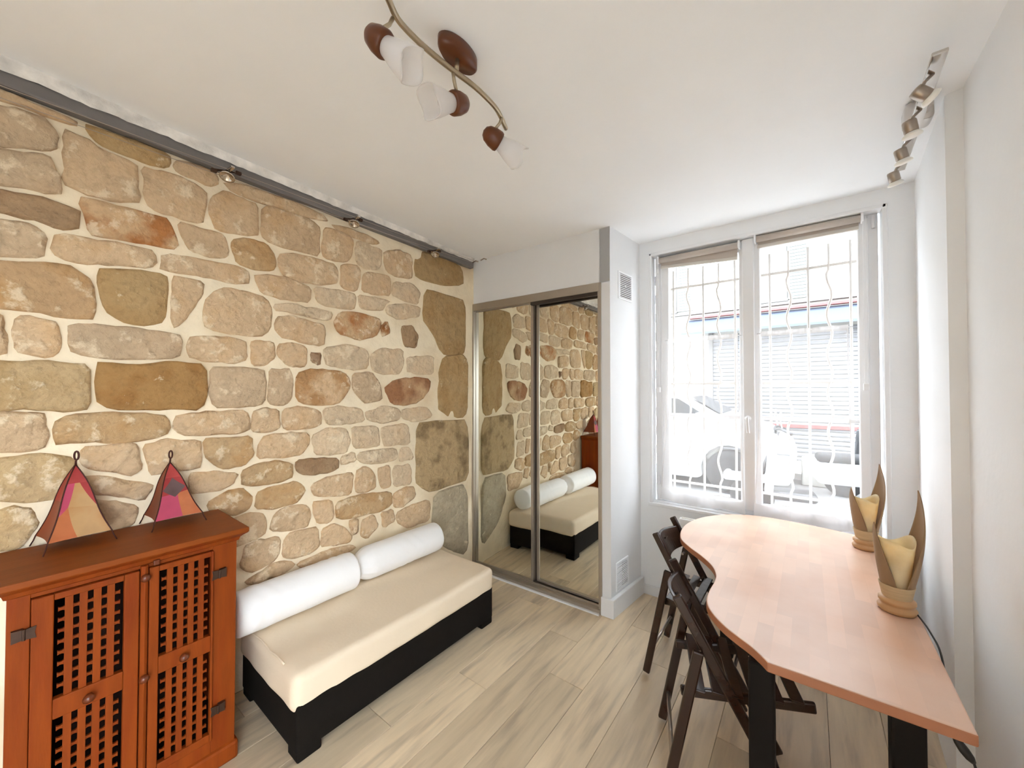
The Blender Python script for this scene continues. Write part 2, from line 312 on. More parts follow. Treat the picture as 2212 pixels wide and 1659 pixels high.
# ---- stone wall: mortar bed with every stone set in it
def mortar_x(y, z):
    return -2.258 + 0.007*noise.noise((y*2.3, z*2.3, 1.7)) + 0.005*noise.noise((y*8, z*8, 4.2))
g = G().sheet(lambda u, v: (mortar_x(-1.75+4.22*u, 2.66*v), -1.75+4.22*u, 2.66*v), 150, 100)
g.box(-2.62, -2.31, -1.75, 3.3, 0, 2.66)
wall_left = g.obj('wall_left', 'mortar', smooth=True)
tag(wall_left, 'rough wall of honey coloured rubble stones set in cream mortar', 'wall', kind='structure')
STONES=[
('g',[(-.058,2.508),(.004,2.516),(.068,2.516),(.092,2.485),(.089,2.416),(.051,2.392),(.003,2.381),(-.057,2.356),(-.083,2.495)]),
('g',[(-.057,2.348),(.003,2.367),(.050,2.378),(.086,2.377),(.100,2.289),(.108,2.255),(.077,2.240),(.014,2.232),(-.076,2.218)]),
('d',[(-.088,2.202),(.002,2.216),(.050,2.224),(.082,2.219),(.149,2.202),(.152,2.184),(.155,2.135),(.111,2.113),(.034,2.125),(-.063,2.126)]),
('g',[(-.067,2.105),(.016,2.119),(.051,2.103),(.072,2.067),(.059,1.992),(-.001,1.977),(-.075,1.967)]),
('t',[(.105,2.501),(.168,2.503),(.203,2.473),(.309,2.463),(.315,2.397),(.329,2.303),(.260,2.278),(.168,2.276),(.114,2.287),(.103,2.401)]),
('v',[(.156,2.555),(.228,2.559),(.321,2.562),(.416,2.554),(.423,2.523),(.408,2.487),(.328,2.475),(.233,2.484),(.202,2.492),(.171,2.517)]),
('t',[(-.082,2.555),(-.013,2.565),(.065,2.560),(.142,2.553),(.148,2.538),(.104,2.528),(.026,2.530),(-.086,2.520)]),
('t',[(.434,2.546),(.494,2.557),(.563,2.555),(.597,2.527),(.597,2.494),(.548,2.472),(.450,2.485),(.429,2.505)]),
('t',[(.322,2.462),(.408,2.473),(.487,2.469),(.554,2.446),(.550,2.387),(.543,2.283),(.455,2.276),(.359,2.283),(.338,2.307),(.330,2.407)]),
('r2',[(.148,2.258),(.220,2.265),(.291,2.266),(.421,2.266),(.432,2.237),(.455,2.153),(.437,2.128),(.332,2.130),(.233,2.118),(.172,2.117),(.165,2.178)]),
('t',[(.085,2.086),(.126,2.105),(.207,2.105),(.315,2.113),(.373,2.108),(.377,2.053),(.351,2.026),(.257,2.016),(.170,1.994),(.107,2.002),(.081,2.030)]),
('t',[(.446,2.264),(.538,2.266),(.611,2.260),(.637,2.222),(.644,2.155),(.588,2.131),(.497,2.134),(.460,2.175)]),
('t',[(.388,2.092),(.409,2.115),(.540,2.119),(.667,2.122),(.728,2.105),(.738,2.042),(.657,2.026),(.504,2.029),(.386,2.028),(.390,2.057)]),
('o',[(-.075,1.951),(.027,1.971),(.123,1.989),(.178,1.957),(.191,1.903),(.201,1.832),(.189,1.778),(.116,1.775),(.032,1.787),(-.076,1.787)]),
('v',[(.202,1.988),(.243,2.001),(.327,2.012),(.414,2.016),(.418,1.979),(.417,1.846),(.408,1.803),(.350,1.776),(.277,1.780),(.228,1.811),(.209,1.868),(.199,1.932)]),
('t',[(.432,2.007),(.484,2.018),(.549,2.014),(.541,1.951),(.491,1.839),(.442,1.769),(.425,1.819),(.430,1.911)]),
('t',[(-.003,1.753),(.017,1.775),(.102,1.762),(.110,1.722),(.117,1.650),(.083,1.624),(.040,1.623),(.002,1.637),(-.002,1.689)]),
('g',[(.118,1.748),(.135,1.763),(.230,1.769),(.397,1.760),(.471,1.749),(.475,1.697),(.463,1.645),(.340,1.627),(.230,1.626),(.134,1.641),(.128,1.679)]),
('t',[(-.067,1.775),(-.029,1.775),(-.017,1.746),(-.014,1.688),(-.013,1.624),(-.058,1.622)]),
('v2',[(-.060,1.609),(.040,1.610),(.116,1.611),(.185,1.605),(.189,1.539),(.190,1.464),(.181,1.421),(.121,1.418),(.043,1.428),(-.055,1.429)]),
('r',[(.198,1.613),(.271,1.613),(.323,1.612),(.440,1.630),(.540,1.624),(.558,1.590),(.564,1.528),(.559,1.453),(.538,1.411),(.435,1.412),(.327,1.416),(.219,1.426),(.203,1.458),(.203,1.524)]),
('t',[(-.045,1.418),(.025,1.420),(.079,1.409),(.082,1.348),(.082,1.281),(.008,1.275),(-.062,1.278)]),
('o2',[(.094,1.379),(.132,1.406),(.241,1.410),(.350,1.403),(.427,1.385),(.433,1.317),(.385,1.288),(.326,1.281),(.243,1.283),(.159,1.293),(.095,1.293),(.096,1.346)]),
('t',[(.440,1.384),(.496,1.397),(.611,1.400),(.727,1.400),(.740,1.306),(.699,1.280),(.609,1.287),(.483,1.288),(.445,1.321)]),
('t',[(.167,1.280),(.243,1.277),(.321,1.281),(.332,1.229),(.342,1.164),(.305,1.138),(.262,1.158),(.195,1.180),(.162,1.217)]),
('t',[(.345,1.265),(.410,1.286),(.536,1.270),(.546,1.200),(.539,1.132),(.466,1.135),(.367,1.128),(.350,1.197)]),
('o2',[(.549,1.274),(.640,1.270),(.747,1.268),(.762,1.176),(.729,1.118),(.624,1.116),(.562,1.173)]),
('v2',[(-.054,1.263),(.042,1.265),(.137,1.250),(.161,1.193),(.144,1.127),(.137,1.086),(.039,1.092),(-.065,1.127)]),
('t',[(.166,1.162),(.244,1.152),(.315,1.120),(.383,1.089),(.350,1.024),(.301,1.045),(.246,1.068),(.183,1.089)]),
('t',[(.495,1.122),(.577,1.116),(.698,1.087),(.671,1.036),(.611,1.017),(.499,1.017)]),
('o',[(.568,.966),(.643,1.013),(.711,1.010),(.759,.959),(.751,.898),(.678,.880),(.576,.915)]),
('v2',[(-.058,1.064),(.004,1.093),(.053,1.066),(.072,1.004),(.031,.931),(-.051,.933)]),
('t',[(.191,1.073),(.277,1.042),(.334,1.016),(.326,.934),(.252,.916),(.185,.981)]),
('t',[(.486,1.747),(.523,1.756),(.638,1.764),(.721,1.744),(.729,1.657),(.662,1.630),(.551,1.633),(.489,1.653)]),
('t',[(.568,2.431),(.611,2.480),(.669,2.473),(.766,2.463),(.768,2.374),(.771,2.299),(.737,2.292),(.686,2.283),(.620,2.269),(.582,2.271),(.559,2.340)]),
('t',[(.610,2.513),(.656,2.537),(.748,2.548),(.906,2.550),(1.008,2.543),(1.114,2.524),(1.132,2.499),(.983,2.476),(.824,2.477),(.737,2.476),(.649,2.481)]),
('t',[(.787,2.471),(.901,2.481),(1.017,2.488),(1.089,2.460),(1.085,2.382),(1.088,2.278),(.993,2.278),(.882,2.275),(.786,2.293),(.780,2.354),(.782,2.422)]),
('t',[(1.103,2.460),(1.212,2.472),(1.294,2.449),(1.289,2.349),(1.267,2.300),(1.146,2.271),(1.101,2.286),(1.098,2.380)]),
('t',[(1.144,2.491),(1.217,2.509),(1.381,2.511),(1.497,2.485),(1.436,2.453),(1.315,2.456),(1.212,2.462)]),
('o2',[(.650,2.249),(.715,2.275),(.806,2.276),(.847,2.226),(.856,2.148),(.827,2.128),(.755,2.114),(.678,2.130),(.652,2.186)]),
('t',[(.864,2.234),(.941,2.264),(1.080,2.264),(1.178,2.264),(1.198,2.229),(1.194,2.148),(1.117,2.118),(.986,2.114),(.897,2.119),(.863,2.163)]),
('t',[(1.208,2.256),(1.264,2.287),(1.327,2.292),(1.351,2.262),(1.325,2.126),(1.234,2.122),(1.209,2.142)]),
('p',[(1.315,2.456),(1.425,2.449),(1.498,2.442),(1.499,2.343),(1.463,2.291),(1.369,2.278),(1.311,2.314),(1.304,2.393)]),
('t',[(1.512,2.439),(1.635,2.482),(1.745,2.464),(1.756,2.309),(1.653,2.283),(1.535,2.295),(1.510,2.360)]),
('t',[(1.371,2.260),(1.437,2.278),(1.566,2.282),(1.569,2.202),(1.564,2.143),(1.461,2.128),(1.356,2.131),(1.350,2.199)]),
('p',[(1.589,2.254),(1.753,2.271),(1.819,2.223),(1.807,2.124),(1.669,2.130),(1.576,2.150)]),
('t',[(.751,2.089),(.805,2.114),(.889,2.118),(.986,2.105),(1.045,2.081),(1.028,2.002),(.942,1.993),(.855,1.994),(.777,2.008)]),
('p',[(1.055,2.097),(1.185,2.113),(1.308,2.108),(1.323,2.061),(1.305,2.005),(1.151,1.993),(1.067,2.021)]),
('p',[(1.329,2.107),(1.438,2.119),(1.570,2.109),(1.528,2.077),(1.514,2.029),(1.350,2.016),(1.333,2.053)]),
('p',[(1.542,2.076),(1.673,2.116),(1.827,2.111),(1.821,2.042),(1.636,1.987),(1.527,2.024)]),
('t',[(.556,1.963),(.608,2.004),(.723,2.007),(.812,1.988),(.834,1.923),(.837,1.828),(.784,1.777),(.689,1.771),(.607,1.780),(.546,1.805),(.536,1.884)]),
('p',[(.836,1.959),(.949,1.981),(1.082,1.976),(1.174,1.967),(1.154,1.913),(1.022,1.912),(.906,1.929),(.847,1.924)]),
('t',[(.851,1.897),(.955,1.915),(1.031,1.896),(1.117,1.891),(1.118,1.781),(1.087,1.754),(.955,1.773),(.876,1.784),(.844,1.842)]),
('r2',[(1.162,1.902),(1.214,1.981),(1.326,1.997),(1.498,1.974),(1.487,1.914),(1.451,1.843),(1.328,1.818),(1.213,1.840)]),
('d',[(1.652,1.943),(1.744,1.973),(1.807,1.901),(1.782,1.804),(1.678,1.805)]),
('r2',[(1.497,1.926),(1.540,1.977),(1.569,1.889),(1.501,1.851)]),
('v',[(1.756,2.521),(1.896,2.546),(2.246,2.525),(2.275,2.370),(2.051,2.318),(1.862,2.311),(1.764,2.321)]),
('v',[(1.858,2.254),(2.036,2.255),(2.296,2.247),(2.296,1.773),(2.038,1.776),(1.982,1.846),(1.921,1.948),(1.841,2.022)]),
('v',[(2.048,1.767),(2.311,1.801),(2.322,1.274),(2.110,1.273),(1.979,1.359),(1.994,1.641)]),
('v3',[(1.788,1.264),(2.043,1.267),(2.324,1.256),(2.331,.757),(2.124,.745),(1.917,.729),(1.779,.826),(1.778,1.012)]),
('c',[(1.958,.721),(2.310,.730),(2.341,.113),(2.044,.278),(1.927,.491)]),
('t',[(.739,1.745),(.772,1.765),(.843,1.760),(.854,1.670),(.815,1.624),(.751,1.626),(.736,1.684)]),
('t',[(.861,1.753),(.936,1.766),(1.020,1.744),(1.025,1.666),(.998,1.621),(.912,1.633),(.863,1.683)]),
('d2',[(1.034,1.717),(1.097,1.723),(1.093,1.638),(1.040,1.662)]),
('p',[(1.114,1.751),(1.262,1.789),(1.402,1.762),(1.409,1.639),(1.284,1.622),(1.136,1.640),(1.106,1.693)]),
('p',[(1.420,1.732),(1.491,1.786),(1.677,1.791),(1.681,1.669),(1.644,1.605),(1.455,1.611),(1.417,1.666)]),
('p',[(1.696,1.738),(1.942,1.768),(1.955,1.624),(1.791,1.605),(1.691,1.633)]),
('g',[(.572,1.609),(.686,1.620),(.800,1.611),(.808,1.549),(.807,1.432),(.720,1.412),(.600,1.413),(.574,1.453),(.575,1.536)]),
('g',[(.823,1.613),(.920,1.624),(.945,1.565),(.942,1.451),(.899,1.415),(.821,1.423),(.818,1.514)]),
('r3',[(.959,1.597),(1.059,1.627),(1.231,1.618),(1.281,1.564),(1.274,1.505),(1.205,1.415),(1.105,1.410),(1.025,1.414),(.963,1.434),(.956,1.514)]),
('g',[(1.290,1.609),(1.434,1.623),(1.494,1.532),(1.507,1.434),(1.393,1.410),(1.300,1.487)]),
('r4',[(1.518,1.507),(1.602,1.578),(1.806,1.598),(1.914,1.580),(1.916,1.508),(1.834,1.417),(1.687,1.384),(1.567,1.406)]),
('t',[(.750,1.388),(.805,1.418),(.876,1.396),(.881,1.295),(.817,1.275),(.746,1.285)]),
('t',[(.891,1.400),(.982,1.414),(1.096,1.388),(1.107,1.300),(1.023,1.279),(.913,1.282),(.891,1.324)]),
('p',[(1.110,1.393),(1.227,1.408),(1.369,1.382),(1.380,1.299),(1.251,1.285),(1.140,1.294),(1.114,1.348)]),
('p',[(1.383,1.369),(1.518,1.404),(1.647,1.375),(1.650,1.296),(1.520,1.273),(1.393,1.308)]),
('p',[(1.659,1.369),(1.881,1.385),(1.949,1.301),(1.806,1.263),(1.663,1.300)]),
('t',[(.799,1.256),(.852,1.272),(1.026,1.265),(1.040,1.210),(.999,1.137),(.871,1.137),(.774,1.147),(.776,1.210)]),
('p',[(1.053,1.238),(1.124,1.279),(1.265,1.273),(1.286,1.184),(1.261,1.114),(1.187,1.109),(1.081,1.121),(1.054,1.188)]),
('p',[(1.286,1.272),(1.477,1.270),(1.498,1.136),(1.417,1.124),(1.308,1.132),(1.296,1.193)]),
('p',[(1.494,1.259),(1.715,1.271),(1.742,1.129),(1.715,1.113),(1.529,1.121),(1.502,1.172)]),
('p',[(1.219,1.100),(1.305,1.119),(1.328,1.052),(1.221,1.040)]),
('p',[(1.330,1.106),(1.456,1.116),(1.618,1.104),(1.630,1.019),(1.450,1.010),(1.338,1.043)]),
('p',[(1.651,1.103),(1.729,1.100),(1.767,1.004),(1.649,1.002),(1.636,1.054)]),
('d',[(.971,1.113),(1.066,1.109),(1.206,1.094),(1.209,1.029),(1.137,1.004),(1.010,1.017),(.963,1.058)]),
('o2',[(.712,1.093),(.762,1.120),(.863,1.126),(.948,1.098),(.951,1.024),(.892,1.000),(.774,1.006),(.706,1.024)]),
('t',[(1.045,.964),(1.140,.992),(1.304,.995),(1.309,.912),(1.291,.849),(1.189,.861),(1.067,.884)]),
('t',[(1.320,.989),(1.387,1.016),(1.462,.957),(1.461,.857),(1.388,.842),(1.321,.855)]),
('t',[(1.466,.982),(1.568,1.005),(1.586,.842),(1.501,.836)]),
('p',[(1.585,.982),(1.744,.979),(1.758,.829),(1.599,.832)]),
('o2',[(.772,.973),(.843,.992),(.980,.999),(1.018,.936),(.979,.872),(.877,.869),(.766,.887)]),
('t',[(1.053,.860),(1.129,.859),(1.178,.835),(1.184,.743),(1.142,.706),(1.089,.727),(1.064,.785)]),
('o2',[(1.194,.825),(1.340,.844),(1.581,.815),(1.588,.720),(1.484,.693),(1.264,.705),(1.200,.720),(1.193,.782)]),
('t',[(1.595,.787),(1.667,.820),(1.777,.812),(1.789,.734),(1.666,.679),(1.604,.700)]),
('t',[(.861,.847),(.927,.866),(1.035,.851),(1.051,.780),(1.035,.727),(.928,.734),(.835,.754)]),
('t',[(.674,.864),(.743,.883),(.818,.853),(.822,.755),(.753,.730),(.678,.720)]),
('t',[(.928,.721),(.998,.719),(1.082,.714),(1.098,.643),(1.090,.578),(.962,.568),(.908,.587),(.901,.674)]),
('t',[(1.115,.687),(1.188,.706),(1.265,.653),(1.298,.602),(1.288,.559),(1.190,.568),(1.105,.588)]),
('t',[(.724,.714),(.783,.729),(.887,.715),(.889,.626),(.841,.585),(.758,.565),(.701,.612)]),
('t',[(1.360,.673),(1.455,.692),(1.486,.603),(1.414,.542),(1.350,.571)]),
('t',[(1.501,.691),(1.593,.692),(1.616,.604),(1.525,.575)]),
('t',[(1.615,.658),(1.756,.683),(1.917,.684),(1.918,.525),(1.716,.522),(1.639,.572)]),
('t',[(1.272,.694),(1.337,.700),(1.344,.598),(1.298,.602)]),
('t',[(.721,.538),(.869,.584),(.951,.561),(.964,.536),(.875,.505),(.738,.508)]),
('t',[(.973,.542),(1.129,.562),(1.296,.545),(1.336,.514),(1.124,.480),(.975,.511)])]

def stone(kind, poly, seed):
    rs = random.Random(seed); P = [Vector((a,b)) for a,b in poly]; pc = sum(P, Vector((0,0)))/len(P); P = [q+(q-pc).normalized()*0.004 for q in P]
    Q = []
    for i in range(len(P)):
        a, b = P[i], P[(i+1)%len(P)]; Q += [a*0.86+b*0.14, a*0.14+b*0.86]
    per = sum((Q[i]-Q[i-1]).length for i in range(len(Q))); n = max(14, min(26, int(per/0.022))); R = []; acc = 0; step = per/n; need = 0
    for i in range(len(Q)):
        a, b = Q[i], Q[(i+1)%len(Q)]; l = (b-a).length
        while need <= acc+l and len(R) < n:
            R.append(a.lerp(b, (need-acc)/l if l > 1e-6 else 0)); need += step
        acc += l
    cen = sum(R, Vector((0,0)))/len(R); n = len(R)
    jit = 0.006 if kind not in ('v','c','v3') else 0.003
    R = [r + (r-cen).normalized()*jit*(noise.noise((r.x*22+seed, r.y*22, seed*1.3))*1.6) for r in R]
    p = rs.uniform(0.011, 0.021) if kind not in ('v','c','v3','p') else rs.uniform(0.009, 0.013)
    def inset(d, s):
        out = []
        for r in R:
            v = cen-r; l = v.length; out.append(r + v/l*min(d, 0.5*l)*1.0 if s == 1 else cen+(r-cen)*s)
        return out
    rings = [(R,-0.012),(inset(0.004,1),0.5*p),(inset(0.016,1),0.9*p),(inset(0,0.62),1.0*p),(inset(0,0.3),1.05*p)]
    tilt = rs.uniform(-0.02,0.05); tilt2 = rs.uniform(-0.04,0.04)
    vs = []; fs = []; amp = 1.0 if kind not in ('v','c') else 0.45
    for k,(ring,d) in enumerate(rings):
        for q in ring:
            rough = 0.0
            if k > 0: rough = amp*(0.007*noise.noise((q.x*13+seed, q.y*13, seed*.7)) + 0.004*noise.noise((q.x*34, q.y*34+seed, 3)))*(0.5 if k == 1 else 1)
            vs.append((-2.258+d+rough+(tilt*(q.x-cen.x)+tilt2*(q.y-cen.y) if k > 0 else 0), q.x, q.y))
    vs.append((-2.258+1.05*p+amp*0.007*noise.noise((cen.x*13+seed, cen.y*13, seed*.7)), cen.x, cen.y))
    for k in range(len(rings)-1):
        for j in range(n): fs.append((k*n+j, k*n+(j+1)%n, (k+1)*n+(j+1)%n, (k+1)*n+j))
    for j in range(n): fs.append(((len(rings)-1)*n+j, (len(rings)-1)*n+(j+1)%n, len(vs)-1))
    g = G(); c0 = Vector((-2.258, cen.x, cen.y)); g.add([Vector(v)-c0 for v in vs], fs)
    me = g.mesh('stone', 'stone_'+kind, smooth=True)
    bm = bmesh.new(); bm.from_mesh(me); bmesh.ops.recalc_face_normals(bm, faces=bm.faces)
    if sum(f.normal.x*f.calc_area() for f in bm.faces) < 0: bmesh.ops.reverse_faces(bm, faces=bm.faces)
    bm.to_mesh(me); bm.free()
    return link(me, 'stone', wall_left, c0)
for i,(k,poly) in enumerate(STONES): stone(k, poly, i+1)
rs = random.Random(3); z = 0.1; si = 500
while z < 2.45:                                   # the wall goes on beside the cabinet
    h = rs.uniform(0.09, 0.17); y = -1.7 + rs.uniform(0, 0.1)
    while y < -0.16:
        wd = rs.uniform(0.13, 0.3); y1 = min(y+wd, -0.085)
        if y1-y > 0.06:
            j = lambda: rs.uniform(-0.012, 0.012)
            stone(rs.choice('tttggoop') if True else 't', [(y+j(),z+j()),((y+y1)/2,z+j()),(y1+j(),z+j()),(y1+j(),z+h/2),(y1+j(),z+h+j()),((y+y1)/2,z+h+j()),(y+j(),z+h+j()),(y+j(),z+h/2)], si)
        si += 1; y = y1+rs.uniform(0.02, 0.035)
    z += h+rs.uniform(0.02, 0.035)

# ---- other walls
g = G(); OY0, OY1, OZ = -1.30, -0.20, 2.20      # unseen doorway added beside the camera to let in more sky light
g.prism([(0.457,OY1),(0.457,2.10),(0.414,2.115),(0.452,2.88),(0.452,3.3),(0.75,3.3),(0.75,OY1)], 0, 2.72); g.box(0.457,0.75,OY0,OY1,OZ,2.72); g.box(0.457,0.75,-1.9,OY0,0,2.72)
wr = g.obj('wall_right', 'wall_paint')
tag(wr, 'smooth white painted wall with a shallow boxed pier', 'wall', kind='structure')
g = G(); WX0, WX1, WZ0, WZ1 = -0.93, 0.345, 0.675, 2.515
g.box(-2.62, WX0, 2.88, 3.28, 0, 2.75); g.box(WX1, 0.5, 2.88, 3.28, 0, 2.75); g.box(WX0, WX1, 2.88, 3.28, 0, WZ0); g.box(WX0, WX1, 2.88, 3.28, WZ1, 2.75)
wb = g.obj('wall_back', 'wall_paint'); tag(wb, 'white painted wall around the barred window', 'wall', kind='structure')
bm_ = G().box(-0.006,0.006,-0.11,0.11,-0.034,0.034).mesh('brick','brick_white')
for i in range(24):
    link(bm_, 'brick', wb, (WX0+0.004, 3.13+(0.02 if i%2 else -0.0), 0.76+0.072*i))
# the far end of the room behind the photographer
wf = G().box(-2.6, 0.75, -1.9, -1.75, 0, 2.76).obj('wall_front', 'wall_paint'); tag(wf, 'plain white wall facing the barred window', 'wall', kind='structure')
gd = G().box(0.75, 30, -20, 3.28, -0.4, -0.02).obj('ground', 'asphalt'); tag(gd, 'dark ground added out of view beyond the added doorway', 'ground', kind='structure')  # unseen ground, added to hold back sky light from below the doorway

def ceil_z(x, y):
    return 2.60 + 0.062*max(0.0, min(1.9,(2.3-y)/2.3))*max(0.0, min(1.0, (-x-0.2)/2.0)) + 0.0035*noise.noise((x*1.7, y*1.7, 8))
g = G().sheet(lambda u, v: (-2.62+3.4*u, -1.9+5.2*v, ceil_z(-2.62+3.4*u, -1.9+5.2*v)), 40, 60)
g.box(-2.62, 0.78, -1.9, 3.3, 2.76, 2.85)
ce = g.obj('ceiling', 'ceiling_paint', smooth=True); tag(ce, 'slightly uneven white painted ceiling', 'ceiling', kind='structure')

# steel beam over the stones with the ragged plaster above it
g = G(); n = 60
def bz(y): return 2.568-0.0185*y
vs = []; fs = []
for i in range(n+1):
    y = -1.75 + 4.1*i/n; zb = bz(y)
    vs += [(-2.30,y,zb),(-2.222,y,zb),(-2.219,y,zb+0.006),(-2.219,y,zb+0.050),(-2.232,y,zb+0.054),(-2.232,y,2.72)]
for i in range(n):
    for j in range(5): a = i*6+j; fs.append((a,a+1,a+7,a+6))
g.add(vs, fs); tb = g.obj('trim_1', 'steel_grey'); tag(tb, 'dark grey steel beam running along the top of the stone wall', 'beam', kind='structure')
g = G()
def ple(u, v):
    y = -1.75+4.1*u; zc = ceil_z(-2.2, y); low = min(bz(y)+0.047, ceil_z(-2.2,y)-0.010)+0.006*noise.noise((y*9,0,0))+0.005*noise.noise((y*31,2,0))
    return (-2.214+0.012*v + 0.004*noise.noise((y*20, v*3, 5)), y, low+(zc+0.004-low)*v)
g.sheet(ple, 160, 4); pe = g.obj('plaster_edge', 'plaster_edge', tb, smooth=True)

# ---- closet box with sliding mirrors
A = Vector((-2.255,2.393)); B = Vector((-1.05,2.430)); E_ = (B-A).normalized(); Nn = Vector((E_.y,-E_.x))
def cl(s, d, z=0.0):
    p = A+E_*s+Nn*d; return (p.x, p.y, z)
def clbox(g, s0, s1, d0, d1, z0, z1):
    g.prism([cl(s0,d1)[:2], cl(s1,d1)[:2], cl(s1,d0)[:2], cl(s0,d0)[:2]], z0, z1); return g
g = G(); clbox(g, -0.06, 1.211, -0.50, 0.0, 2.228, 2.66)
g.prism([cl(1.137,0)[:2], cl(1.211,0)[:2], (-1.0,2.9), (-1.10,2.9), cl(1.137,-0.2)[:2]], 0, 2.66)
wc = g.obj('wall_closet', 'closet_paint'); tag(wc, 'white boxed-in closet front and its narrow return wall', 'wall', kind='structure')
g = G(); clbox(g, -0.045, -0.012, 0.0, 0.03, 2.23, 2.585); bt = g.obj('batten', 'white_plastic', wc, bevel=0.004)
g = G(); g.prism([cl(1.145,0.018)[:2], (cl(1.211,0.018)[0]+0.022, cl(1.211,0.018)[1]+0.001), (-0.975,2.868), (-1.0,2.868), (B.x,B.y), cl(1.145,0.0)[:2]], 0, 0.122)
bc = g.obj('baseboard_closet', 'closet_paint', bevel=0.004); tag(bc, 'tall white baseboard round the closet corner', 'baseboard', kind='structure')
g = G().box(-0.99, 0.45, 2.866, 2.88, 0, 0.07); bb = g.obj('baseboard_back', 'closet_paint', bevel=0.003); tag(bb, 'low white baseboard under the barred window', 'baseboard', kind='structure')
g = G().box(0.443, 0.457, -0.19, 2.10, 0, 0.07); bb = g.obj('baseboard_right', 'closet_paint', bevel=0.003); tag(bb, 'low white baseboard behind the table', 'baseboard', kind='structure')
# metal surround (track) of the sliding doors
g = G(); clbox(g, -0.02, 1.137, -0.10, 0.012, 2.172, 2.232); clbox(g, -0.02, 0.010, -0.10, 0.012, 0.0, 2.172); clbox(g, 1.125, 1.150, -0.10, 0.008, 0.0, 2.232)
clbox(g, -0.02, 1.137, -0.10, 0.02, 0.0, 0.032); clbox(g, 0.0, 1.137, -0.024, -0.014, 0.03, 0.046)
tr = g.obj('trim_2', 'brushed_aluminium', bevel=0.002); tag(tr, 'satin aluminium track framing the mirrored closet doors', 'door frame', kind='structure')
g = G(); clbox(g, 0.0, 1.137, 0.0205, 0.036, 0.0, 0.010); g.obj('floor_strip', 'closet_paint', tr)
g = G(); clbox(g, 0.58, 1.13, -0.03, 0.005, 2.150, 2.172); g.obj('dark_channel', 'dark_gap', tr)
for i,(s0,s1,d,lab) in enumerate(((0.010,0.585,(-0.016,-0.024),'mirrored sliding closet door beside the stone wall'),(0.598,1.126,(-0.052,-0.039),'mirrored sliding closet door beside the vented return wall'))):
    g = G(); z0, z1 = 0.045, 2.172
    fw = (0.004, 0.02) if i == 0 else (0.022, 0.004)
    da, db = d; dd = lambda q: da+(db-da)*(q-s0)/(s1-s0)
    def dbox(g, a, b, o0, o1, za, zb): g.prism([cl(a,dd(a)+o1)[:2], cl(b,dd(b)+o1)[:2], cl(b,dd(b)+o0)[:2], cl(a,dd(a)+o0)[:2]], za, zb)
    dbox(g, s0, s0+fw[0], -0.03, 0, z0, z1); dbox(g, s1-fw[1], s1, -0.03, 0, z0, z1); dbox(g, s0, s1, -0.03, 0, z0, z0+0.014); dbox(g, s0, s1, -0.03, 0, z1-0.008, z1)
    dr = g.obj('door_%d' % (i+1), 'brushed_aluminium'); tag(dr, lab, 'door', kind='structure')
    g = G(); dbox(g, s0+fw[0], s1-fw[1], -0.02, -0.006, z0+0.014, z1-0.008); g.obj('mirror', 'mirror_glass', dr)
g = G(); clbox(g, 0.585, 0.600, -0.056, -0.05, 0.045, 2.172); g.obj('gap_shade', 'dark_gap', tr)  # dark strip standing in for the shade in the gap between the doors

# ---- window: frame, two sashes, panes, bars, handle
WY = 2.95
win = thing('window_1', (0,0,0), 'white two-leaf window looking on to the street', 'window', kind='structure')
g = G(); fx0, fx1, fz0, fz1 = -0.905, 0.318, 0.685, 2.50
for bx in ((fx0,fx0+0.045,fz0,fz1),(fx1-0.045,fx1,fz0,fz1),(fx0+.045,fx1-.045,fz0,fz0+0.035),(fx0+.045,fx1-.045,fz1-0.03,fz1)): g.box(bx[0],bx[1],WY-0.002,WY+0.06,bx[2],bx[3])
g.box(WX0,WX1,2.90,2.95,WZ0-0.0,WZ0+0.012)
g.obj('frame', 'window_white', win, bevel=0.004)
g = G(); g.box(WX0-0.004,WX0+0.018,2.872,2.96,WZ0,WZ1); g.box(WX1-0.018,WX1+0.004,2.872,2.96,WZ0,WZ1); g.box(WX0,WX1,2.872,2.96,WZ1-0.022,WZ1); g.box(WX0-0.012,WX1+0.012,2.868,2.96,WZ0-0.02,WZ0+0.003)
g.obj('casing', 'window_white', win, bevel=0.004)
def sash(x0, x1, gx0, gx1):
    g = G(); z0, z1, gz0, gz1 = 0.715, 2.475, 0.765, 2.415
    y0, y1 = WY-0.016, WY+0.04
    g.box(x0,gx0,y0,y1,z0,z1); g.box(gx1,x1,y0,y1,z0,z1); g.box(gx0,gx1,y0,y1,z0,gz0); g.box(gx0,gx1,y0,y1,gz1,z1)
    s = g.obj('sash', 'window_white', win, bevel=0.006)
    g = G().box(gx0,gx1,WY+0.004,WY+0.028,1.308,1.332); g.obj('glazing_bar', 'window_white', s, bevel=0.003)
    for a,b in ((gz0,1.308),(1.332,gz1)):
        g = G().add([(gx0,WY+0.014,a),(gx1,WY+0.014,a),(gx1,WY+0.014,b),(gx0,WY+0.014,b)], [(0,1,2,3)]); g.obj('pane', 'window_glass', s)
    return s
sL = sash(-0.862, -0.306, -0.806, -0.358); sR = sash(-0.302, 0.276, -0.240, 0.230)
g = G().box(-0.338,-0.272,WY-0.034,WY-0.012,0.72,2.49); g.obj('mullion_cover', 'window_white', win, bevel=0.006)
h = G().lathe([(0.017,0),(0.018,0.004),(0.013,0.010),(0.008,0.012),(0.008,0.028)], 18, aim((0,-1,0),(-0.312,WY-0.034,1.318))).obj('handle', 'white_plastic', win, smooth=True)
G().tube(smooth_path([(-0.312,WY-0.055,1.325),(-0.312,WY-0.07,1.318),(-0.311,WY-0.072,1.28),(-0.307,WY-0.070,1.225)],6), 0.0085, 10).obj('lever', 'white_plastic', h, smooth=True)
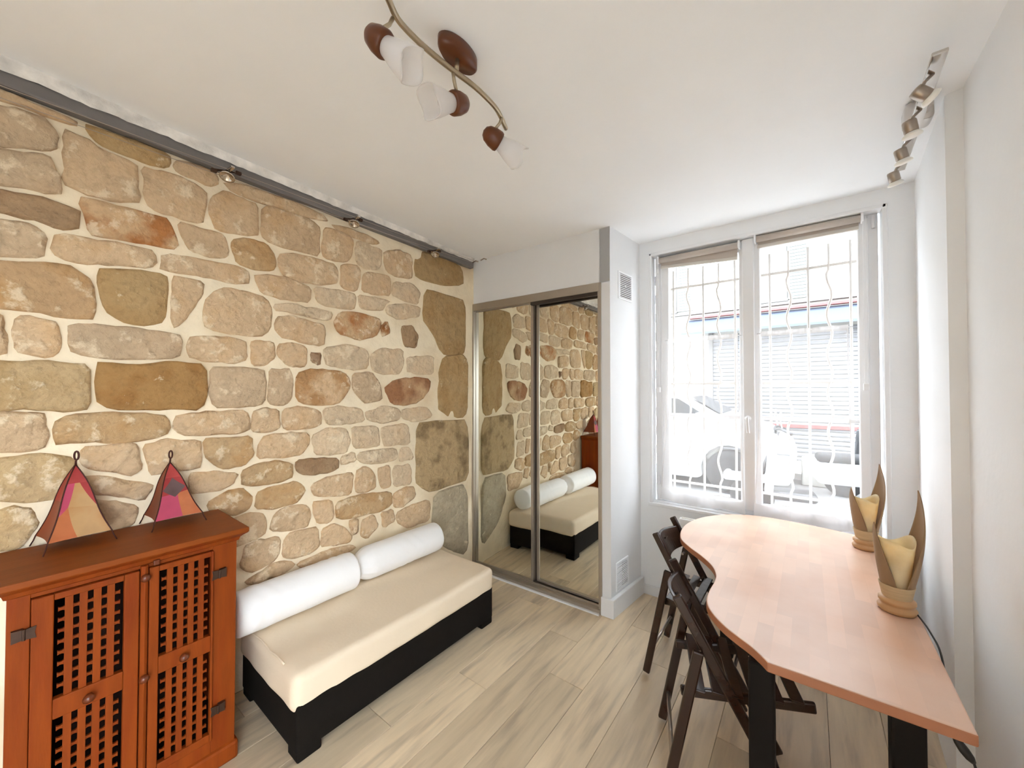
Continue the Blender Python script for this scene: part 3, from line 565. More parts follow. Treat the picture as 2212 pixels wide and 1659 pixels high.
for (x,z) in ((0.298,2.41),(-0.885,2.37),(-0.885,0.80),(0.298,0.80)):
    G().lathe([(0.006,0),(0.007,0.004),(0.007,0.07),(0.006,0.074)], 12, Matrix.Translation((x,WY-0.012,z))).obj('hinge', 'white_plastic', win, smooth=True)

# ---- iron grille outside
GY = 3.2
gr = thing('window_grille', (-0.26,GY,0.68), 'pale painted window grille of straight and wavy iron bars', 'grille')
def gl(p): return (p[0]+0.26, p[1]-GY, p[2]-0.68)
for i in range(11):
    x = -0.838 + 0.1055*i + 0.0
    if i == 0: x = -0.842
    wavy = i % 2 == 1
    if wavy:
        pts = [(x,GY,0.69),(x,GY,0.786)]; m = 56
        for k in range(m+1):
            zz = 0.786+(2.305-0.786)*k/m; a = 0.013*math.sin((zz-0.786)/0.253*2*PI)
            if min(zz-0.786, 2.305-zz) < 0.03: a *= 0.3
            pts.append((x+a,GY,zz))
        pts.append((x,GY,2.445)); G().tube([gl(p) for p in pts], 0.0072, 8).obj('wavy_bar', 'grille_paint', gr, smooth=True)
    else:
        G().tube([gl((x,GY,0.69)), gl((x,GY,2.445))], 0.0078, 10).obj('straight_bar', 'grille_paint', gr, smooth=True)
for z in (0.786, 1.55, 2.305):
    G().box(-0.668,0.60,-0.005,0.005,z-0.68-0.008,z-0.68+0.008).obj('rail', 'grille_paint', gr)

# ---- roller blinds
def blind(x0, x1, zt, sag, lab, chain_x):
    t = thing('roller_blind', ((x0+x1)/2, WY-0.045, zt), lab, 'blind', group='rolled-up window blinds'); hw = (x1-x0)/2
    G().tube([(-hw,0,-0.022),(hw,0,-0.022)], 0.021, 16).obj('fabric_roll', 'blind_fabric', t, smooth=True)
    for s in (-1,1): G().box(s*hw-0.006, s*hw+0.006, -0.024, 0.03, -0.046, 0.004).obj('bracket', 'white_plastic', t, bevel=0.003)
    g = G().sheet(lambda u,v: (-hw+0.012+(2*hw-0.024)*u, 0.018, -0.03-(0.038+sag*u)*v), 8, 3); g.obj('fabric', 'blind_fabric', t)
    a = (-hw+0.01, 0.018, -0.068); b = (hw-0.012, 0.018, -0.068-sag)
    G().beam(a, b, 0.012, 0.022).obj('bottom_bar', 'blind_bar', t, bevel=0.003)
    cx = chain_x-(x0+x1)/2; zb = -0.985
    G().tube([(cx-0.006,-0.01,-0.02),(cx-0.007,-0.008,zb+0.02),(cx,-0.008,zb),(cx+0.007,-0.008,zb+0.02),(cx+0.006,-0.01,-0.02)], 0.0016, 6).obj('bead_chain', 'white_plastic', t)
    G().box(cx-0.012,cx+0.012,-0.016,0.0,zb-0.008,zb+0.03).obj('chain_weight', 'white_plastic', t, bevel=0.003)
blind(-0.868, -0.352, 2.478, 0.034, 'roller blind rolled up with its bottom bar hanging askew', -0.872)
blind(-0.262, 0.248, 2.492, 0.0, 'roller blind rolled up straight and level', 0.256)

# ---- sheer cafe curtains
def curtain(top, bot, lab, seed):
    zt, zb = 1.874, 0.697
    t = thing('cafe_curtain', ((top[0]+top[1])/2, WY-0.05, zb), lab, 'curtain', group='sheer half curtains'); cx = (top[0]+top[1])/2
    def f(u, v, off=0.0):
        e = v**1.5; x0 = top[0]+(bot[0]-top[0])*e; x1 = top[1]+(bot[1]-top[1])*e
        y = 0.009*math.sin(u*17+seed)*(0.35+0.65*v) + 0.006*math.sin(u*41+seed*2)*(1-0.5*v) + 0.012*noise.noise((u*3,v*2,seed)) - off + 0.012*v
        z = zt-zb-(zt-zb)*v + (0.008*math.sin(u*9+seed)*v)
        return (x0+(x1-x0)*u-cx, y, z)
    G().sheet(lambda u,v: f(u,v), 70, 40).obj('sheer_panel', 'sheer', t, smooth=True)
    G().sheet(lambda u,v: f(u,0.925+0.075*v,0.003), 70, 4).obj('hem', 'sheer_hem', t, smooth=True)
    G().sheet(lambda u,v: f(u,0.028*v,0.004), 70, 3).obj('rod_sleeve', 'sheer_hem', t, smooth=True)
    for s in (0.0, 1.0): G().sheet(lambda u,v,s=s: f(abs(s-0.018*u),v,0.003), 2, 40).obj('side_hem', 'sheer_hem', t, smooth=True)
    G().tube([(top[0]-0.02-cx,0.012,zt-zb-0.012),(top[1]+0.02-cx,0.012,zt-zb-0.012)], 0.004, 8).obj('rod', 'white_plastic', t, smooth=True)
curtain((-0.806,-0.362), (-0.872,-0.330), 'sheer white half curtain hung on the window leaf beside the closet', 1.0)
curtain((-0.238,0.185), (-0.285,0.205), 'sheer white half curtain hung on the window leaf by the boxed pier', 4.0)

# ================================================================== THE STREET
g = G().box(-30, 30, 3.28, 40, -0.4, 0.0); st = g.obj('street', 'asphalt'); tag(st, 'grey asphalt street outside the window', 'street', kind='structure')
g = G().box(-30, 30, 8.05, 9.0, 0.0, 0.10); g.box(-30, 30, 3.28, 4.6, 0.0, 0.05); pv = g.obj('pavement', 'paving'); tag(pv, 'pale pavements along both sides of the street', 'pavement', kind='structure')

FY = 9.0
bd = thing('building', (0,FY,0), 'pale rendered building across the street with shuttered shop', 'building')
g = G(); g.box(-9,7,0,6,0,2.72); g.box(-9,7,0.0,6,2.72,5.3); g.obj('wall', 'facade_render', bd)
g = G(); g.box(-9,7,-0.10,0,3.13,3.18); g.obj('ledge', 'facade_trim', bd)
def fwin(x, z, wd=0.62, hh=1.1):
    f = G(); f.box(x-wd/2-0.06,x+wd/2+0.06,-0.05,0.02,z-0.05,z); f.box(x-wd/2-0.05,x-wd/2,-0.04,0.02,z,z+hh); f.box(x+wd/2,x+wd/2+0.05,-0.04,0.02,z,z+hh); f.box(x-wd/2-0.05,x+wd/2+0.05,-0.04,0.02,z+hh,z+hh+0.05)
    o = f.obj('window', 'facade_trim', bd)
    G().box(x-wd/2,x+wd/2,-0.02,0.0,z,z+hh).obj('pane', 'louver_green', o)
    for s in (-1,1):
        c = x+s*(wd/2+0.05+0.17); sh = G().box(c-0.16,c+0.16,-0.05,-0.01,z-0.02,z+hh+0.02)
        for k in range(18): sh.box(c-0.13,c+0.13,-0.062,-0.05,z+0.03+k*hh/18.5,z+0.06+k*hh/18.5)
        sh.obj('shutter', 'louver_green', bd)
for xx in (-6.0,-4.2,-2.55,-0.55,1.3,3.1,5.0):
    for zz in (3.25,): fwin(xx, zz, 0.4, 1.15)
# shop: red strip, blue awning, roller shutter
G().box(-2.02,2.6,-0.12,0.0,3.035,3.075).obj('red_strip', 'shop_red', bd)
g = G(); g.prism([(0,3.02),(-0.55,2.68),(-0.55,2.64),(0,2.96)], -2.08, 2.6, lambda a,b,c: (c,a,b)); g.obj('awning', 'awning_blue', bd)
slat = G().prism([(0,0),(-0.022,0.012),(-0.028,0.040),(-0.022,0.068),(0,0.074)], -1.58, 2.4, lambda a,b,c: (c,a,b)).mesh('slat', 'shutter_slat')
for k in range(31): link(slat, 'slat', bd, (0,0,0.18+0.08*k))
G().box(-1.66,-1.58,-0.05,0,0.1,2.7).obj('shutter_guide', 'facade_trim', bd)
G().box(-0.9,0.9,-0.06,-0.03,0.80,0.86).obj('red_sill', 'shop_red', bd)

# parked car
car = thing('car', (-0.92,6.3,0.0), 'white hatchback parked across the street with its nose by a scooter', 'car')
def arc(cx, r, z0, a0, a1, n=10): return [(cx+r*math.cos(a0+(a1-a0)*i/n), z0+r*math.sin(a0+(a1-a0)*i/n)) for i in range(n+1)]
prof = [(0.70,0.22),(0.76,0.34),(0.76,0.55),(0.70,0.74),(0.55,0.86),(0.16,1.04),(-0.17,1.13),(-0.40,1.13),(-3.15,1.06),(-3.28,0.95),(-3.32,0.6),(-3.28,0.25)]
low = arc(-2.5,0.37,0.33,PI+0.3,-0.3,10); low2 = arc(0,0.37,0.33,PI+0.3,-0.3,10)
poly = prof + [(-2.9,0.2)] + low + [(-2.1,0.18),(-0.42,0.18)] + low2 + [(0.42,0.2)]
G().prism(list(reversed(poly)), 0.0, 1.70, lambda a,b,c: (a,c,b)).obj('body', 'car_white', car, bevel=0.03)
cab = [(-0.12,1.12),(-0.62,1.40),(-0.9,1.46),(-2.2,1.47),(-2.9,1.36),(-3.15,1.06)]
G().prism(list(reversed(cab)), 0.10, 1.60, lambda a,b,c: (a,c,b)).obj('roof', 'car_white', car, bevel=0.03)
for pw in ([(-0.32,1.12),(-0.70,1.37),(-1.22,1.40),(-1.22,1.08)], [(-1.30,1.08),(-1.30,1.40),(-2.1,1.40),(-2.15,1.08)]):
    G().prism(list(reversed(pw)), 0.085, 0.12, lambda a,b,c: (a,c,b)).obj('side_window', 'car_glass', car)
G().add([(-0.16,0.2,1.14),(-0.16,1.5,1.14),(-0.58,1.42,1.395),(-0.58,0.28,1.395)], [(0,1,2,3)]).obj('windscreen', 'car_glass', car).location = (0.02,0,0.012)
G().rbox(-0.42,-0.28,-0.16,0.03,1.05,1.17,0.04,(2,2,2)).obj('wing_mirror', 'car_white', car, smooth=True)
G().rbox(0.55,0.74,-0.012,0.2,0.62,0.78,0.03,(2,2,2)).obj('headlight', 'alloy', car, smooth=True)
def wheel(par, x, y, z, r, wd, mat='alloy'):
    m = aim((0,-1,0),(x,y+wd,z)); tq = G().lathe([(r*0.62,0),(r*0.95,0.0),(r,wd*0.25),(r,wd*0.8),(r*0.93,wd),(r*0.62,wd)], 28, m).obj('tyre', 'tyre', par, smooth=True)
    G().lathe([(r*0.6,wd*0.9),(r*0.55,wd*1.0),(r*0.2,wd*0.97),(r*0.12,wd*1.04)], 24, m).obj('rim', mat, tq, smooth=True)
for x in (0,-2.5): wheel(car, x, 0.01, 0.32, 0.31, 0.19)

def scooter(loc, rz, lab, pale):
    t = thing('motor_scooter', loc, lab, 'scooter', rz); c = 'scooter_pale' if pale else 'scooter_dark'
    wheel(t, 0.62, -0.05, 0.23, 0.23, 0.1); wheel(t, -0.62, -0.06, 0.23, 0.23, 0.12)
    G().rbox(-0.80,0.02,-0.13,0.13,0.46,0.71,0.08,(6,3,3)).obj('body', c, t, smooth=True)
    G().rbox(-0.70,0.0,-0.11,0.11,0.70,0.80,0.045,(6,3,2)).obj('seat', 'tyre', t, smooth=True)
    G().rbox(0.0,0.45,-0.15,0.15,0.24,0.34,0.04,(3,3,1)).obj('footboard', 'scooter_dark', t, smooth=True)
    G().prism([(0.42,0.30),(0.50,0.30),(0.44,0.98),(0.36,1.0)], -0.2, 0.2, lambda a,b,cc: (a,cc,b)).obj('front_shield', c, t, bevel=0.03)
    G().tube([(0.62,0,0.23),(0.44,0,0.72),(0.36,0,1.02)], 0.03, 10).obj('steering_column', 'scooter_dark', t, smooth=True)
    hb = G().tube(smooth_path([(0.26,-0.34,1.02),(0.34,-0.2,1.06),(0.38,0,1.04),(0.34,0.2,1.06),(0.26,0.34,1.02)],5), 0.018, 8).obj('handlebar', 'scooter_dark', t, smooth=True)
    for s in (-1,1): G().tube([(0.33,s*0.22,1.06),(0.36,s*0.27,1.2)], 0.008, 6).obj('mirror_stalk', 'alloy', hb); G().lathe([(0.005,0),(0.05,0.006),(0.05,0.016),(0.005,0.02)],14,aim((-1,0,0),(0.36,s*0.27,1.22))).obj('mirror', 'alloy', hb, smooth=True)
    G().rbox(0.42,0.92,-0.08,0.08,0.40,0.50,0.04,(5,2,1),).obj('mudguard', c, t, smooth=True)
scooter((0.06,5.55,0.0), math.radians(188), 'motor scooter with pale body panels parked by the white car', True)
scooter((0.98,7.0,0.0), math.radians(165), 'dark motor scooter parked before the shop shutter', False)
g = G().rbox(-0.34,0.34,-0.2,0.2,0.0,0.42,0.03,(3,2,3)); pb = g.obj('concrete_block', 'facade_render', smooth=True); pb.location = (0.24,7.80,0.0); tag(pb, 'low white block standing at the kerb before the shop', 'bollard')

# ================================================================== CABINET
cb = thing('cabinet', (-2.05,0.285,0.0), 'orange stained wooden cabinet with pierced lattice doors', 'cabinet')
X0, X1, Y0, Y1 = -0.185, 0.175, -0.288, 0.288      # local: front face at x = X1
part = lambda n, m, *b, bev=0.003: G().box(*b).obj(n, m, cb, bevel=bev)
part('side_panel','cabinet_wood', X0,X1-0.02, Y0,Y0+0.02, 0.06,0.905); part('side_panel','cabinet_wood', X0,X1-0.02, Y1-0.02,Y1, 0.06,0.905)
part('back_panel','cabinet_inside', X0,X0+0.01, Y0+0.02,Y1-0.02, 0.06,0.90); part('bottom_panel','cabinet_inside', X0+0.01,X1-0.02, Y0+0.02,Y1-0.02, 0.10,0.115)
g = G(); g.box(X1-0.02,X1,Y0,Y0+0.045,0.06,0.905); g.box(X1-0.02,X1,Y1-0.08,Y1,0.06,0.905); g.box(X1-0.02,X1,Y0+0.045,Y1-0.08,0.868,0.905); g.box(X1-0.02,X1,Y0+0.045,Y1-0.08,0.06,0.125)
g.obj('face_frame', 'cabinet_wood', cb, bevel=0.002)
# plinth and moulded top
G().prism([(X0,Y0-0.012),(X1+0.012,Y0-0.012),(X1+0.012,Y1+0.012),(X0,Y1+0.012)],0.0,0.075).obj('plinth','cabinet_wood',cb,bevel=0.012)
g = G()
lev = [(0.0,0.880),(0.006,0.884),(0.010,0.897),(0.024,0.908),(0.030,0.912),(0.032,0.916)]
vs = []; fs = []
for d,z in lev: vs += [(X0,Y0-d,z),(X1+d,Y0-d,z),(X1+d,Y1+d,z),(X0,Y1+d,z)]
for k in range(len(lev)-1):
    for j in range(4): fs.append((k*4+j,k*4+(j+1)%4,(k+1)*4+(j+1)%4,(k+1)*4+j))
g.add(vs,fs); g.obj('crown_moulding','cabinet_wood',cb)
G().box(X0,X1+0.034,Y0-0.034,Y1+0.034,0.914,0.934).obj('top','cabinet_top_wood',cb,bevel=0.003)
rung = G().add([(-0.004,-0.0155,-0.0068),(-0.004,-0.006,-0.0042),(-0.004,0.006,-0.0042),(-0.004,0.0155,-0.0068),(-0.004,0.0155,0.0068),(-0.004,0.006,0.0042),(-0.004,-0.006,0.0042),(-0.004,-0.0155,0.0068),
                (0.004,-0.0155,-0.0068),(0.004,-0.006,-0.0042),(0.004,0.006,-0.0042),(0.004,0.0155,-0.0068),(0.004,0.0155,0.0068),(0.004,0.006,0.0042),(0.004,-0.006,0.0042),(0.004,-0.0155,0.0068)],
               [(7,6,5,4,3,2,1,0),(8,9,10,11,12,13,14,15)]+[(i,(i+1)%8,8+(i+1)%8,8+i) for i in range(8)])
rung_me = None
def door(y0, y1, l0, l1, knob_y):
    global rung_me
    g = G(); xa, xb = X1-0.012, X1+0.012; z0, z1 = 0.128, 0.866; ups = ((0.540,0.846),(0.158,0.478))
    g.box(xa,xb,y0,l0,z0,z1); g.box(xa,xb,l1,y1,z0,z1); g.box(xa,xb,l0,l1,0.846,z1); g.box(xa,xb,l0,l1,0.478,0.540); g.box(xa,xb,l0,l1,z0,0.158)
    d = g.obj('door','cabinet_wood',cb,bevel=0.003)
    pitch = (l1-l0)/5.0; sw = pitch*0.56
    for a,b in ups:
        sl = G().box(-0.005,0.005,-sw/2,sw/2,0,b-a).mesh('slat','cabinet_wood')
        for k in range(1,5): link(sl,'slat',d,(X1+0.001,l0+pitch*k,a))
        gapw = pitch-sw
        if rung_me is None:
            rg = G(); rg.v = [(x,y/0.0155*gapw/2*1.02,z) for x,y,z in rung.v]; rg.f = rung.f; rung_me = rg.mesh('rung','cabinet_wood')
        n = 9; 
        for c in range(5):
            for k in range(1,n): link(rung_me,'rung',d,(X1-0.004,l0+pitch*(c+0.5),a+(b-a)*k/n-0.002))
    kn = G().lathe([(0.006,0),(0.006,0.008),(0.013,0.014),(0.015,0.022),(0.010,0.030),(0.003,0.033)],18,aim((1,0,0),(xb-0.002,knob_y,0.508))).obj('knob','knob_wood',d,smooth=True)
    return d
Yc = 0.285
dL = door(0.043-Yc, 0.281-Yc, 0.088-Yc, 0.243-Yc, 0.163-Yc); dR = door(0.306-Yc, 0.494-Yc, 0.333-Yc, 0.486-Yc, 0.402-Yc)
ps = G().prism([(X1+0.0,0.283-Yc),(X1+0.014,0.284-Yc),(X1+0.022,0.2935-Yc),(X1+0.014,0.303-Yc),(X1+0.0,0.304-Yc)],0.128,0.880).obj('closing_strip','cabinet_wood',dL,bevel=0.002)
for z in (0.842,0.492): G().lathe([(0.005,0),(0.012,0.006),(0.014,0.013),(0.009,0.021),(0.003,0.023)],16,aim((1,0,0),(X1+0.018,0.2935-Yc,z))).obj('knob','knob_wood',dL,smooth=True)
G().box(X1,X1+0.016,0.316-Yc,0.334-Yc,0.872,0.890).obj('turn_button','knob_wood',cb,bevel=0.003)
for y,z in ((0.030,0.770),(0.030,0.240),(0.512,0.770),(0.512,0.240)):
    hg = G().prism([(-0.024,-0.018),(-0.002,-0.015),(-0.002,0.015),(-0.024,0.018),(-0.021,0.0)],0,0.003,lambda a,b,c:(X1+0.0122+c,y-Yc+a,z+b)).prism([(0.024,-0.018),(0.021,0.0),(0.024,0.018),(0.002,0.015),(0.002,-0.015)],0,0.003,lambda a,b,c:(X1+(0.0125 if y<0.2 else 0.0125)+c,y-Yc+a,z+b)).obj('hinge','dark_hardware',cb)
    G().tube([(X1+0.016,y-Yc,z-0.016),(X1+0.016,y-Yc,z+0.016)],0.0035,8).obj('hinge_pin','dark_hardware',hg)
    # small pad so that the leaf on the frame side is carried
    G().box(X1-0.001,X1+0.0122,y-Yc-(0.024 if y<0.2 else -0.002),y-Yc+(-0.002 if y<0.2 else 0.024),z-0.016,z+0.016).obj('hinge_pad','dark_hardware',hg)

# ---- two pyramid skin lamps on the cabinet
def pyramid(F, ang, side, apex, mats, lab, ring_off):
    zt = 0.934; c = Vector((math.cos(ang),math.sin(ang),0)); p = Vector((-math.sin(ang),math.cos(ang),0)); F = Vector((F[0],F[1],0))
    K = [F, F+c*side, F+c*side+p*side, F+p*side]; cen = (K[0]+K[2])/2
    t = thing('table_lantern', (cen.x,cen.y,zt), lab, 'lamp', group='pyramid lanterns on the cabinet'); O = Vector((cen.x,cen.y,zt)); ap = Vector(apex)
    def edge(k, s):                     # from the base corner (s=0) to the apex (s=1), bowing outwards and flaring at the foot
        b = K[k]+Vector((0,0,0.972)); q = b.lerp(ap, s); out = (K[k]-cen).normalized()
        return q + out*(0.003*math.sin(PI*s) - 0.006*math.sin(2*PI*s)) 
    for k in range(4):
        pan = []
        def face(u, v, k=k):
            a = edge(k,v); b = edge((k+1)%4,v); q = a.lerp(b,u); mid = (K[k]+K[(k+1)%4])/2-cen
            return tuple(q - mid.normalized()*0.006*math.sin(PI*u)*(1-v) - O)
        # patchwork: bands along the height, split across the face, each patch its own skin
        for (ca,cb_,cc,cd,mt,off) in mats[k%len(mats)]:
            dv = (K[k]+K[(k+1)%4])/2-cen; dv = dv.normalized()*off
            def patch(u, v):
                a = (ca[0]+(cb_[0]-ca[0])*u, ca[1]+(cb_[1]-ca[1])*u); b = (cd[0]+(cc[0]-cd[0])*u, cd[1]+(cc[1]-cd[1])*u)
                return tuple(Vector(face(a[0]+(b[0]-a[0])*v, a[1]+(b[1]-a[1])*v))+dv)
            G().sheet(patch, 10, 10).obj('skin_panel', mt, t, smooth=True)
        path = [K[k]+(K[k]-cen).normalized()*0.016+Vector((0,0,0.936)), K[k]+(K[k]-cen).normalized()*0.006+Vector((0,0,0.955))] + [edge(k,i/14) for i in range(15)]
        G().tube([q-O for q in path], 0.0021, 7).obj('rib', 'iron_dark', t, smooth=True)
    a = ap-O; rp = [a+Vector((0,0,-0.006)), a+Vector((0,0.001,0.014))]
    loop = [a+Vector((0,0.0055*math.sin(q)*ring_off+0.002,0.032-0.016*math.cos(q))) for q in [2*PI*i/14 for i in range(15)]]
    G().tube(rp+loop, 0.003, 8).obj('hook', 'iron_dark', t, smooth=True)
    return t
cre = [((0,0),(0.45,0),(0.22,0.42),(0,0.30),'skin_orange',0),((0.45,0),(1,0),(1,0.38),(0.22,0.42),'skin_cream',0),((0.22,0.42),(1,0.38),(0.62,0.74),(0.38,0.74),'skin_cream',0),
       ((1,0.38),(1,0.56),(1,0.74),(0.62,0.74),'skin_red',0),((0,0.30),(0.22,0.42),(0.38,0.74),(0,0.74),'skin_pink',0),((0,0.74),(1,0.74),(1,1),(0,1),'skin_red',0)]
brn = [((0,0),(1,0),(1,0.5),(0,0.5),'leather_brown',0),((0,0.5),(1,0.5),(1,1),(0,1),'leather_wine',0)]
pnk = [((0,0),(0.58,0),(0.58,0.42),(0,0.40),'skin_pink',0),((0.58,0),(1,0),(1,0.46),(0.58,0.42),'skin_orange',0),((0,0.40),(0.58,0.42),(0.5,0.72),(0,0.72),'skin_red',0),((0.58,0.42),(1,0.46),(1,0.72),(0.5,0.72),'skin_red',0),
       ((0,0.72),(1,0.72),(1,1),(0,1),'skin_red',0),((0.02,0.50),(0.48,0.36),(0.96,0.54),(0.45,0.72),'skin_grey',0.0014)]
brd = [((0,0),(1,0),(1,1),(0,1),'leather_brown',0)]
pyramid((-2.072,0.080), math.radians(98), 0.158, (-2.150,0.146,1.226), [cre, brn, brn, brn], 'pyramid lantern of cream and red skin panels on the cabinet', -1)
pyramid((-2.080,0.355), math.radians(93), 0.155, (-2.150,0.412,1.195), [pnk, brd, brd, brd], 'pyramid lantern of pink, red and grey skin panels on the cabinet', 1)

# ================================================================== DAYBED
bed = thing('daybed', (-1.93,1.31,0.0), 'low black daybed with a cream fitted sheet against the stone wall', 'daybed')
def bfn(q):
    y = q.x
    return (q.x, q.y, q.z)
g = G().rbox(-0.30,0.298,-0.60,0.605,0.034,0.235,0.012,(6,12,3)); g.obj('base','base_fabric',bed,smooth=True)
for sx in (-1,1):
    for sy in (-1,1):
        G().prism([(-0.045,-0.05),(0.045,-0.05),(0.045,0.05),(-0.045,0.05)],0.0,0.05).obj('foot','base_fabric',bed,bevel=0.008).location = (sx*0.252,sy*0.549+0.002,0)
def mfn(q):
    x, y, z = q; t = max(0,(z-0.21)/0.135)
    top = 1.0 if z > 0.31 else 0.0
    wr = 0.005*noise.noise((x*6,y*3,0.3)) + 0.009*math.sin(34*x+9*y+6*noise.noise((x*3,y*3,1)))*max(0,noise.noise((x*3,y*3,9)))
    z2 = z + top*(wr + 0.006*noise.noise((x*2.2,y*2.2,5)) + 0.010*max(0,0.6-abs(y-0.55)*3)*noise.noise((x*14,y*9,2)))
    if z < 0.26: z2 += (0.26-z)/0.06*0.012*math.sin(y*3.4+1.0)*1.0
    sw = 0.006*math.sin(y*5+1)+0.004*noise.noise((y*9,z*9,3))
    return (x + (sw if x > 0.2 else 0), y + (0.005*noise.noise((x*8,z*6,7)) if abs(y) > 0.55 else 0), z2)
g = G().rbox(-0.315,0.305,-0.612,0.618,0.20,0.348,0.036,(34,60,5),mfn); g.obj('mattress','sheet_cotton',bed,smooth=True)
def seam(y): return (0.0,0,0)
path = [(-0.31+0.6*i/20, -0.612+0.015, 0.347+0.004*math.sin(i)) for i in range(17)]
G().tube(path,0.004,6).obj('piping','sheet_cotton',bed,smooth=True)

def bolster(y0, y1, x, z, r, lab, seed, gather):
    L_ = y1-y0; t_prof = []
    n = 110
    for i in range(n+1):
        s = i/n; y = L_*s; e = min(y, L_-y); rr = r*min(1, math.sqrt(max(0.0, 1-(1-min(1,e/0.035))**2)))
        if gather and y < 0.10: rr = r*(0.55+0.45*math.sin(min(1,y/0.10)*PI/2)) * min(1, math.sqrt(max(0,1-(1-min(1,e/0.02))**2)))
        t_prof.append((max(rr,0.004), y))
    def wob(p, a, i):
        y = p.z; k = 1+0.03*noise.noise((math.cos(a)*1.5,math.sin(a)*1.5+seed,y*7))+0.05*math.sin(y*75+4*math.cos(a)+6*noise.noise((y*6,math.sin(a),seed)))*max(0,noise.noise((y*4,math.cos(a)*1.3,seed+2)))
        if gather and y < 0.12: k += 0.05*math.sin(a*13)*(1-y/0.12)
        return (p.x*k, p.y*k, p.z)
    m = aim((0,1,0),(0,0,0)); g = G().lathe(t_prof, 40, m, wob); o = g.obj('bolster_pillow','bolster_cotton',smooth=True); o.location = (x,y0,z)
    return tag(o, lab, 'pillow', 'bolsters on the daybed')
bolster(0.612, 1.235, -2.105, 0.461, 0.101, 'plump white bolster on the daybed, end tucked behind the cabinet', 1.0, False)
bolster(1.24, 1.885, -2.125, 0.457, 0.096, 'white bolster with a gathered end, lying on the daybed towards the closet', 5.0, True)

# ================================================================== TABLE
tb_pts = [(-0.100,1.313),(-0.119,1.337),(-0.149,1.367),(-0.186,1.395),(-0.227,1.430),(-0.270,1.483),(-0.302,1.552),(-0.310,1.640),(-0.308,1.740),(-0.316,1.810),(-0.345,1.886),(-0.402,1.965),(-0.475,2.045),(-0.535,2.135),(-0.564,2.270),(-0.560,2.420),(-0.515,2.570),(-0.415,2.710),(-0.270,2.795),(-0.107,2.805),(0.101,2.775),(0.294,2.715)]
sp = smooth_path([(x,y,0) for x,y in tb_pts], 5)
outline = [(p.x,p.y) for p in sp] + [(0.294,1.323)]
TX, TY = -0.05, 2.0
tab = thing('table', (TX,TY,0), 'guitar-shaped wooden table with a pale pinkish top under the window', 'table')
loc_out = [(x-TX,y-TY) for x,y in outline]
if sum(loc_out[i-1][0]*loc_out[i][1]-loc_out[i][0]*loc_out[i-1][1] for i in range(len(loc_out))) < 0: loc_out.reverse()
tt = G().prism(loc_out, 0.702, 0.730).obj('tabletop','table_wood',tab,bevel=0.004)
tt.data.materials.append(MATS['table_edge'])
for p in tt.data.polygons:
    if abs(p.normal.z) < 0.5: p.material_index = 1
for (x,y) in ((-0.118,1.37),(0.190,1.40),(-0.38,2.50),(0.19,2.62)):
    G().box(-0.032,0.032,-0.032,0.032,0,0.702).obj('leg','dark_leg_wood',tab,bevel=0.006).location = (x-TX,y-TY,0)

# ================================================================== CHAIRS
def make_chair(lab, loc, rz):
    t = thing('folding_chair', loc, lab, 'chair', rz, group='dark folding chairs at the table')
    bw = 0.162; lw = 0.186; sw = 0.138
    def bar(name, a, b, wx, wz, parent=t):
        return G().beam(a, b, wx, wz, up=(0,1,0)).obj(name,'chair_wood',parent,bevel=0.006)
    for s in (-1,1):
        bar('back_post',(-0.178,s*bw,0.745),(0.222,s*bw,0.012),0.036,0.019)
        bar('rear_leg',(-0.222,s*lw,0.012),(-0.108,s*lw,0.572),0.036,0.019)
        bar('seat_rail',(-0.165,s*sw,0.388),(0.252,s*sw,0.436),0.036,0.017)
        G().tube([(-0.118,s*(lw+0.008),0.545),(-0.118,s*bw*0.9,0.545)],0.006,8).obj('pivot_bolt','nickel',t)
    for i in range(6):                                   # seat slats, across the seat
        f = (i+0.5)/6; x = -0.135+0.36*f; z = 0.388+0.048*(x+0.165)/0.417+0.0245
        G().beam((x,-0.172 if i < 5 else -0.16,z),(x,0.172 if i < 5 else 0.16,z),0.040,0.011,up=(0.115,0,1)).obj('seat_slat','chair_wood',t,bevel=0.003)
    def back(u, v, off):
        y = -bw+2*bw*u; bow = -0.040*math.sin(PI*u); z = 0.700-0.098*v + 0.008*math.sin(PI*u)*(1-v)
        x = -0.178+(0.745-z)*0.5457+bow
        return (x+off, y, z)
    n = 16; vs = []; fs = []
    for i in range(n+1):
        u = i/n
        for (v,o) in ((0,-0.006),(0,0.008),(1,0.008),(1,-0.006)): vs.append(back(u,v,o))
    for i in range(n):
        for j in range(4): a = i*4+j; b = i*4+(j+1)%4; fs.append((a,b,b+4,a+4))
    fs += [(3,2,1,0),tuple(n*4+j for j in range(4))]
    bk = G().add(vs,fs).obj('backrest','chair_wood',t,bevel=0.004)
    G().lathe([(0.001,0),(0.013,0),(0.013,0.0025),(0.001,0.0025)],14,aim((1,0,-0.5),Vector(back(0.5,0.35,0.0082)))).obj('hanging_hole','dark_gap',bk)
    G().tube([(-0.196,-lw,0.140),(-0.196,lw,0.140)],0.008,8).obj('stretcher','nickel',t,smooth=True)
    G().tube([(0.166,-bw,0.115),(0.166,bw,0.115)],0.008,8).obj('stretcher','chair_wood',t,smooth=True)
    return t
make_chair('dark slatted folding chair by the radiator, back to the closet corner', (-0.472,2.25,0), 0.0)
make_chair('dark slatted folding chair tucked into the waist of the table', (-0.272,1.71,0), math.radians(17.8))

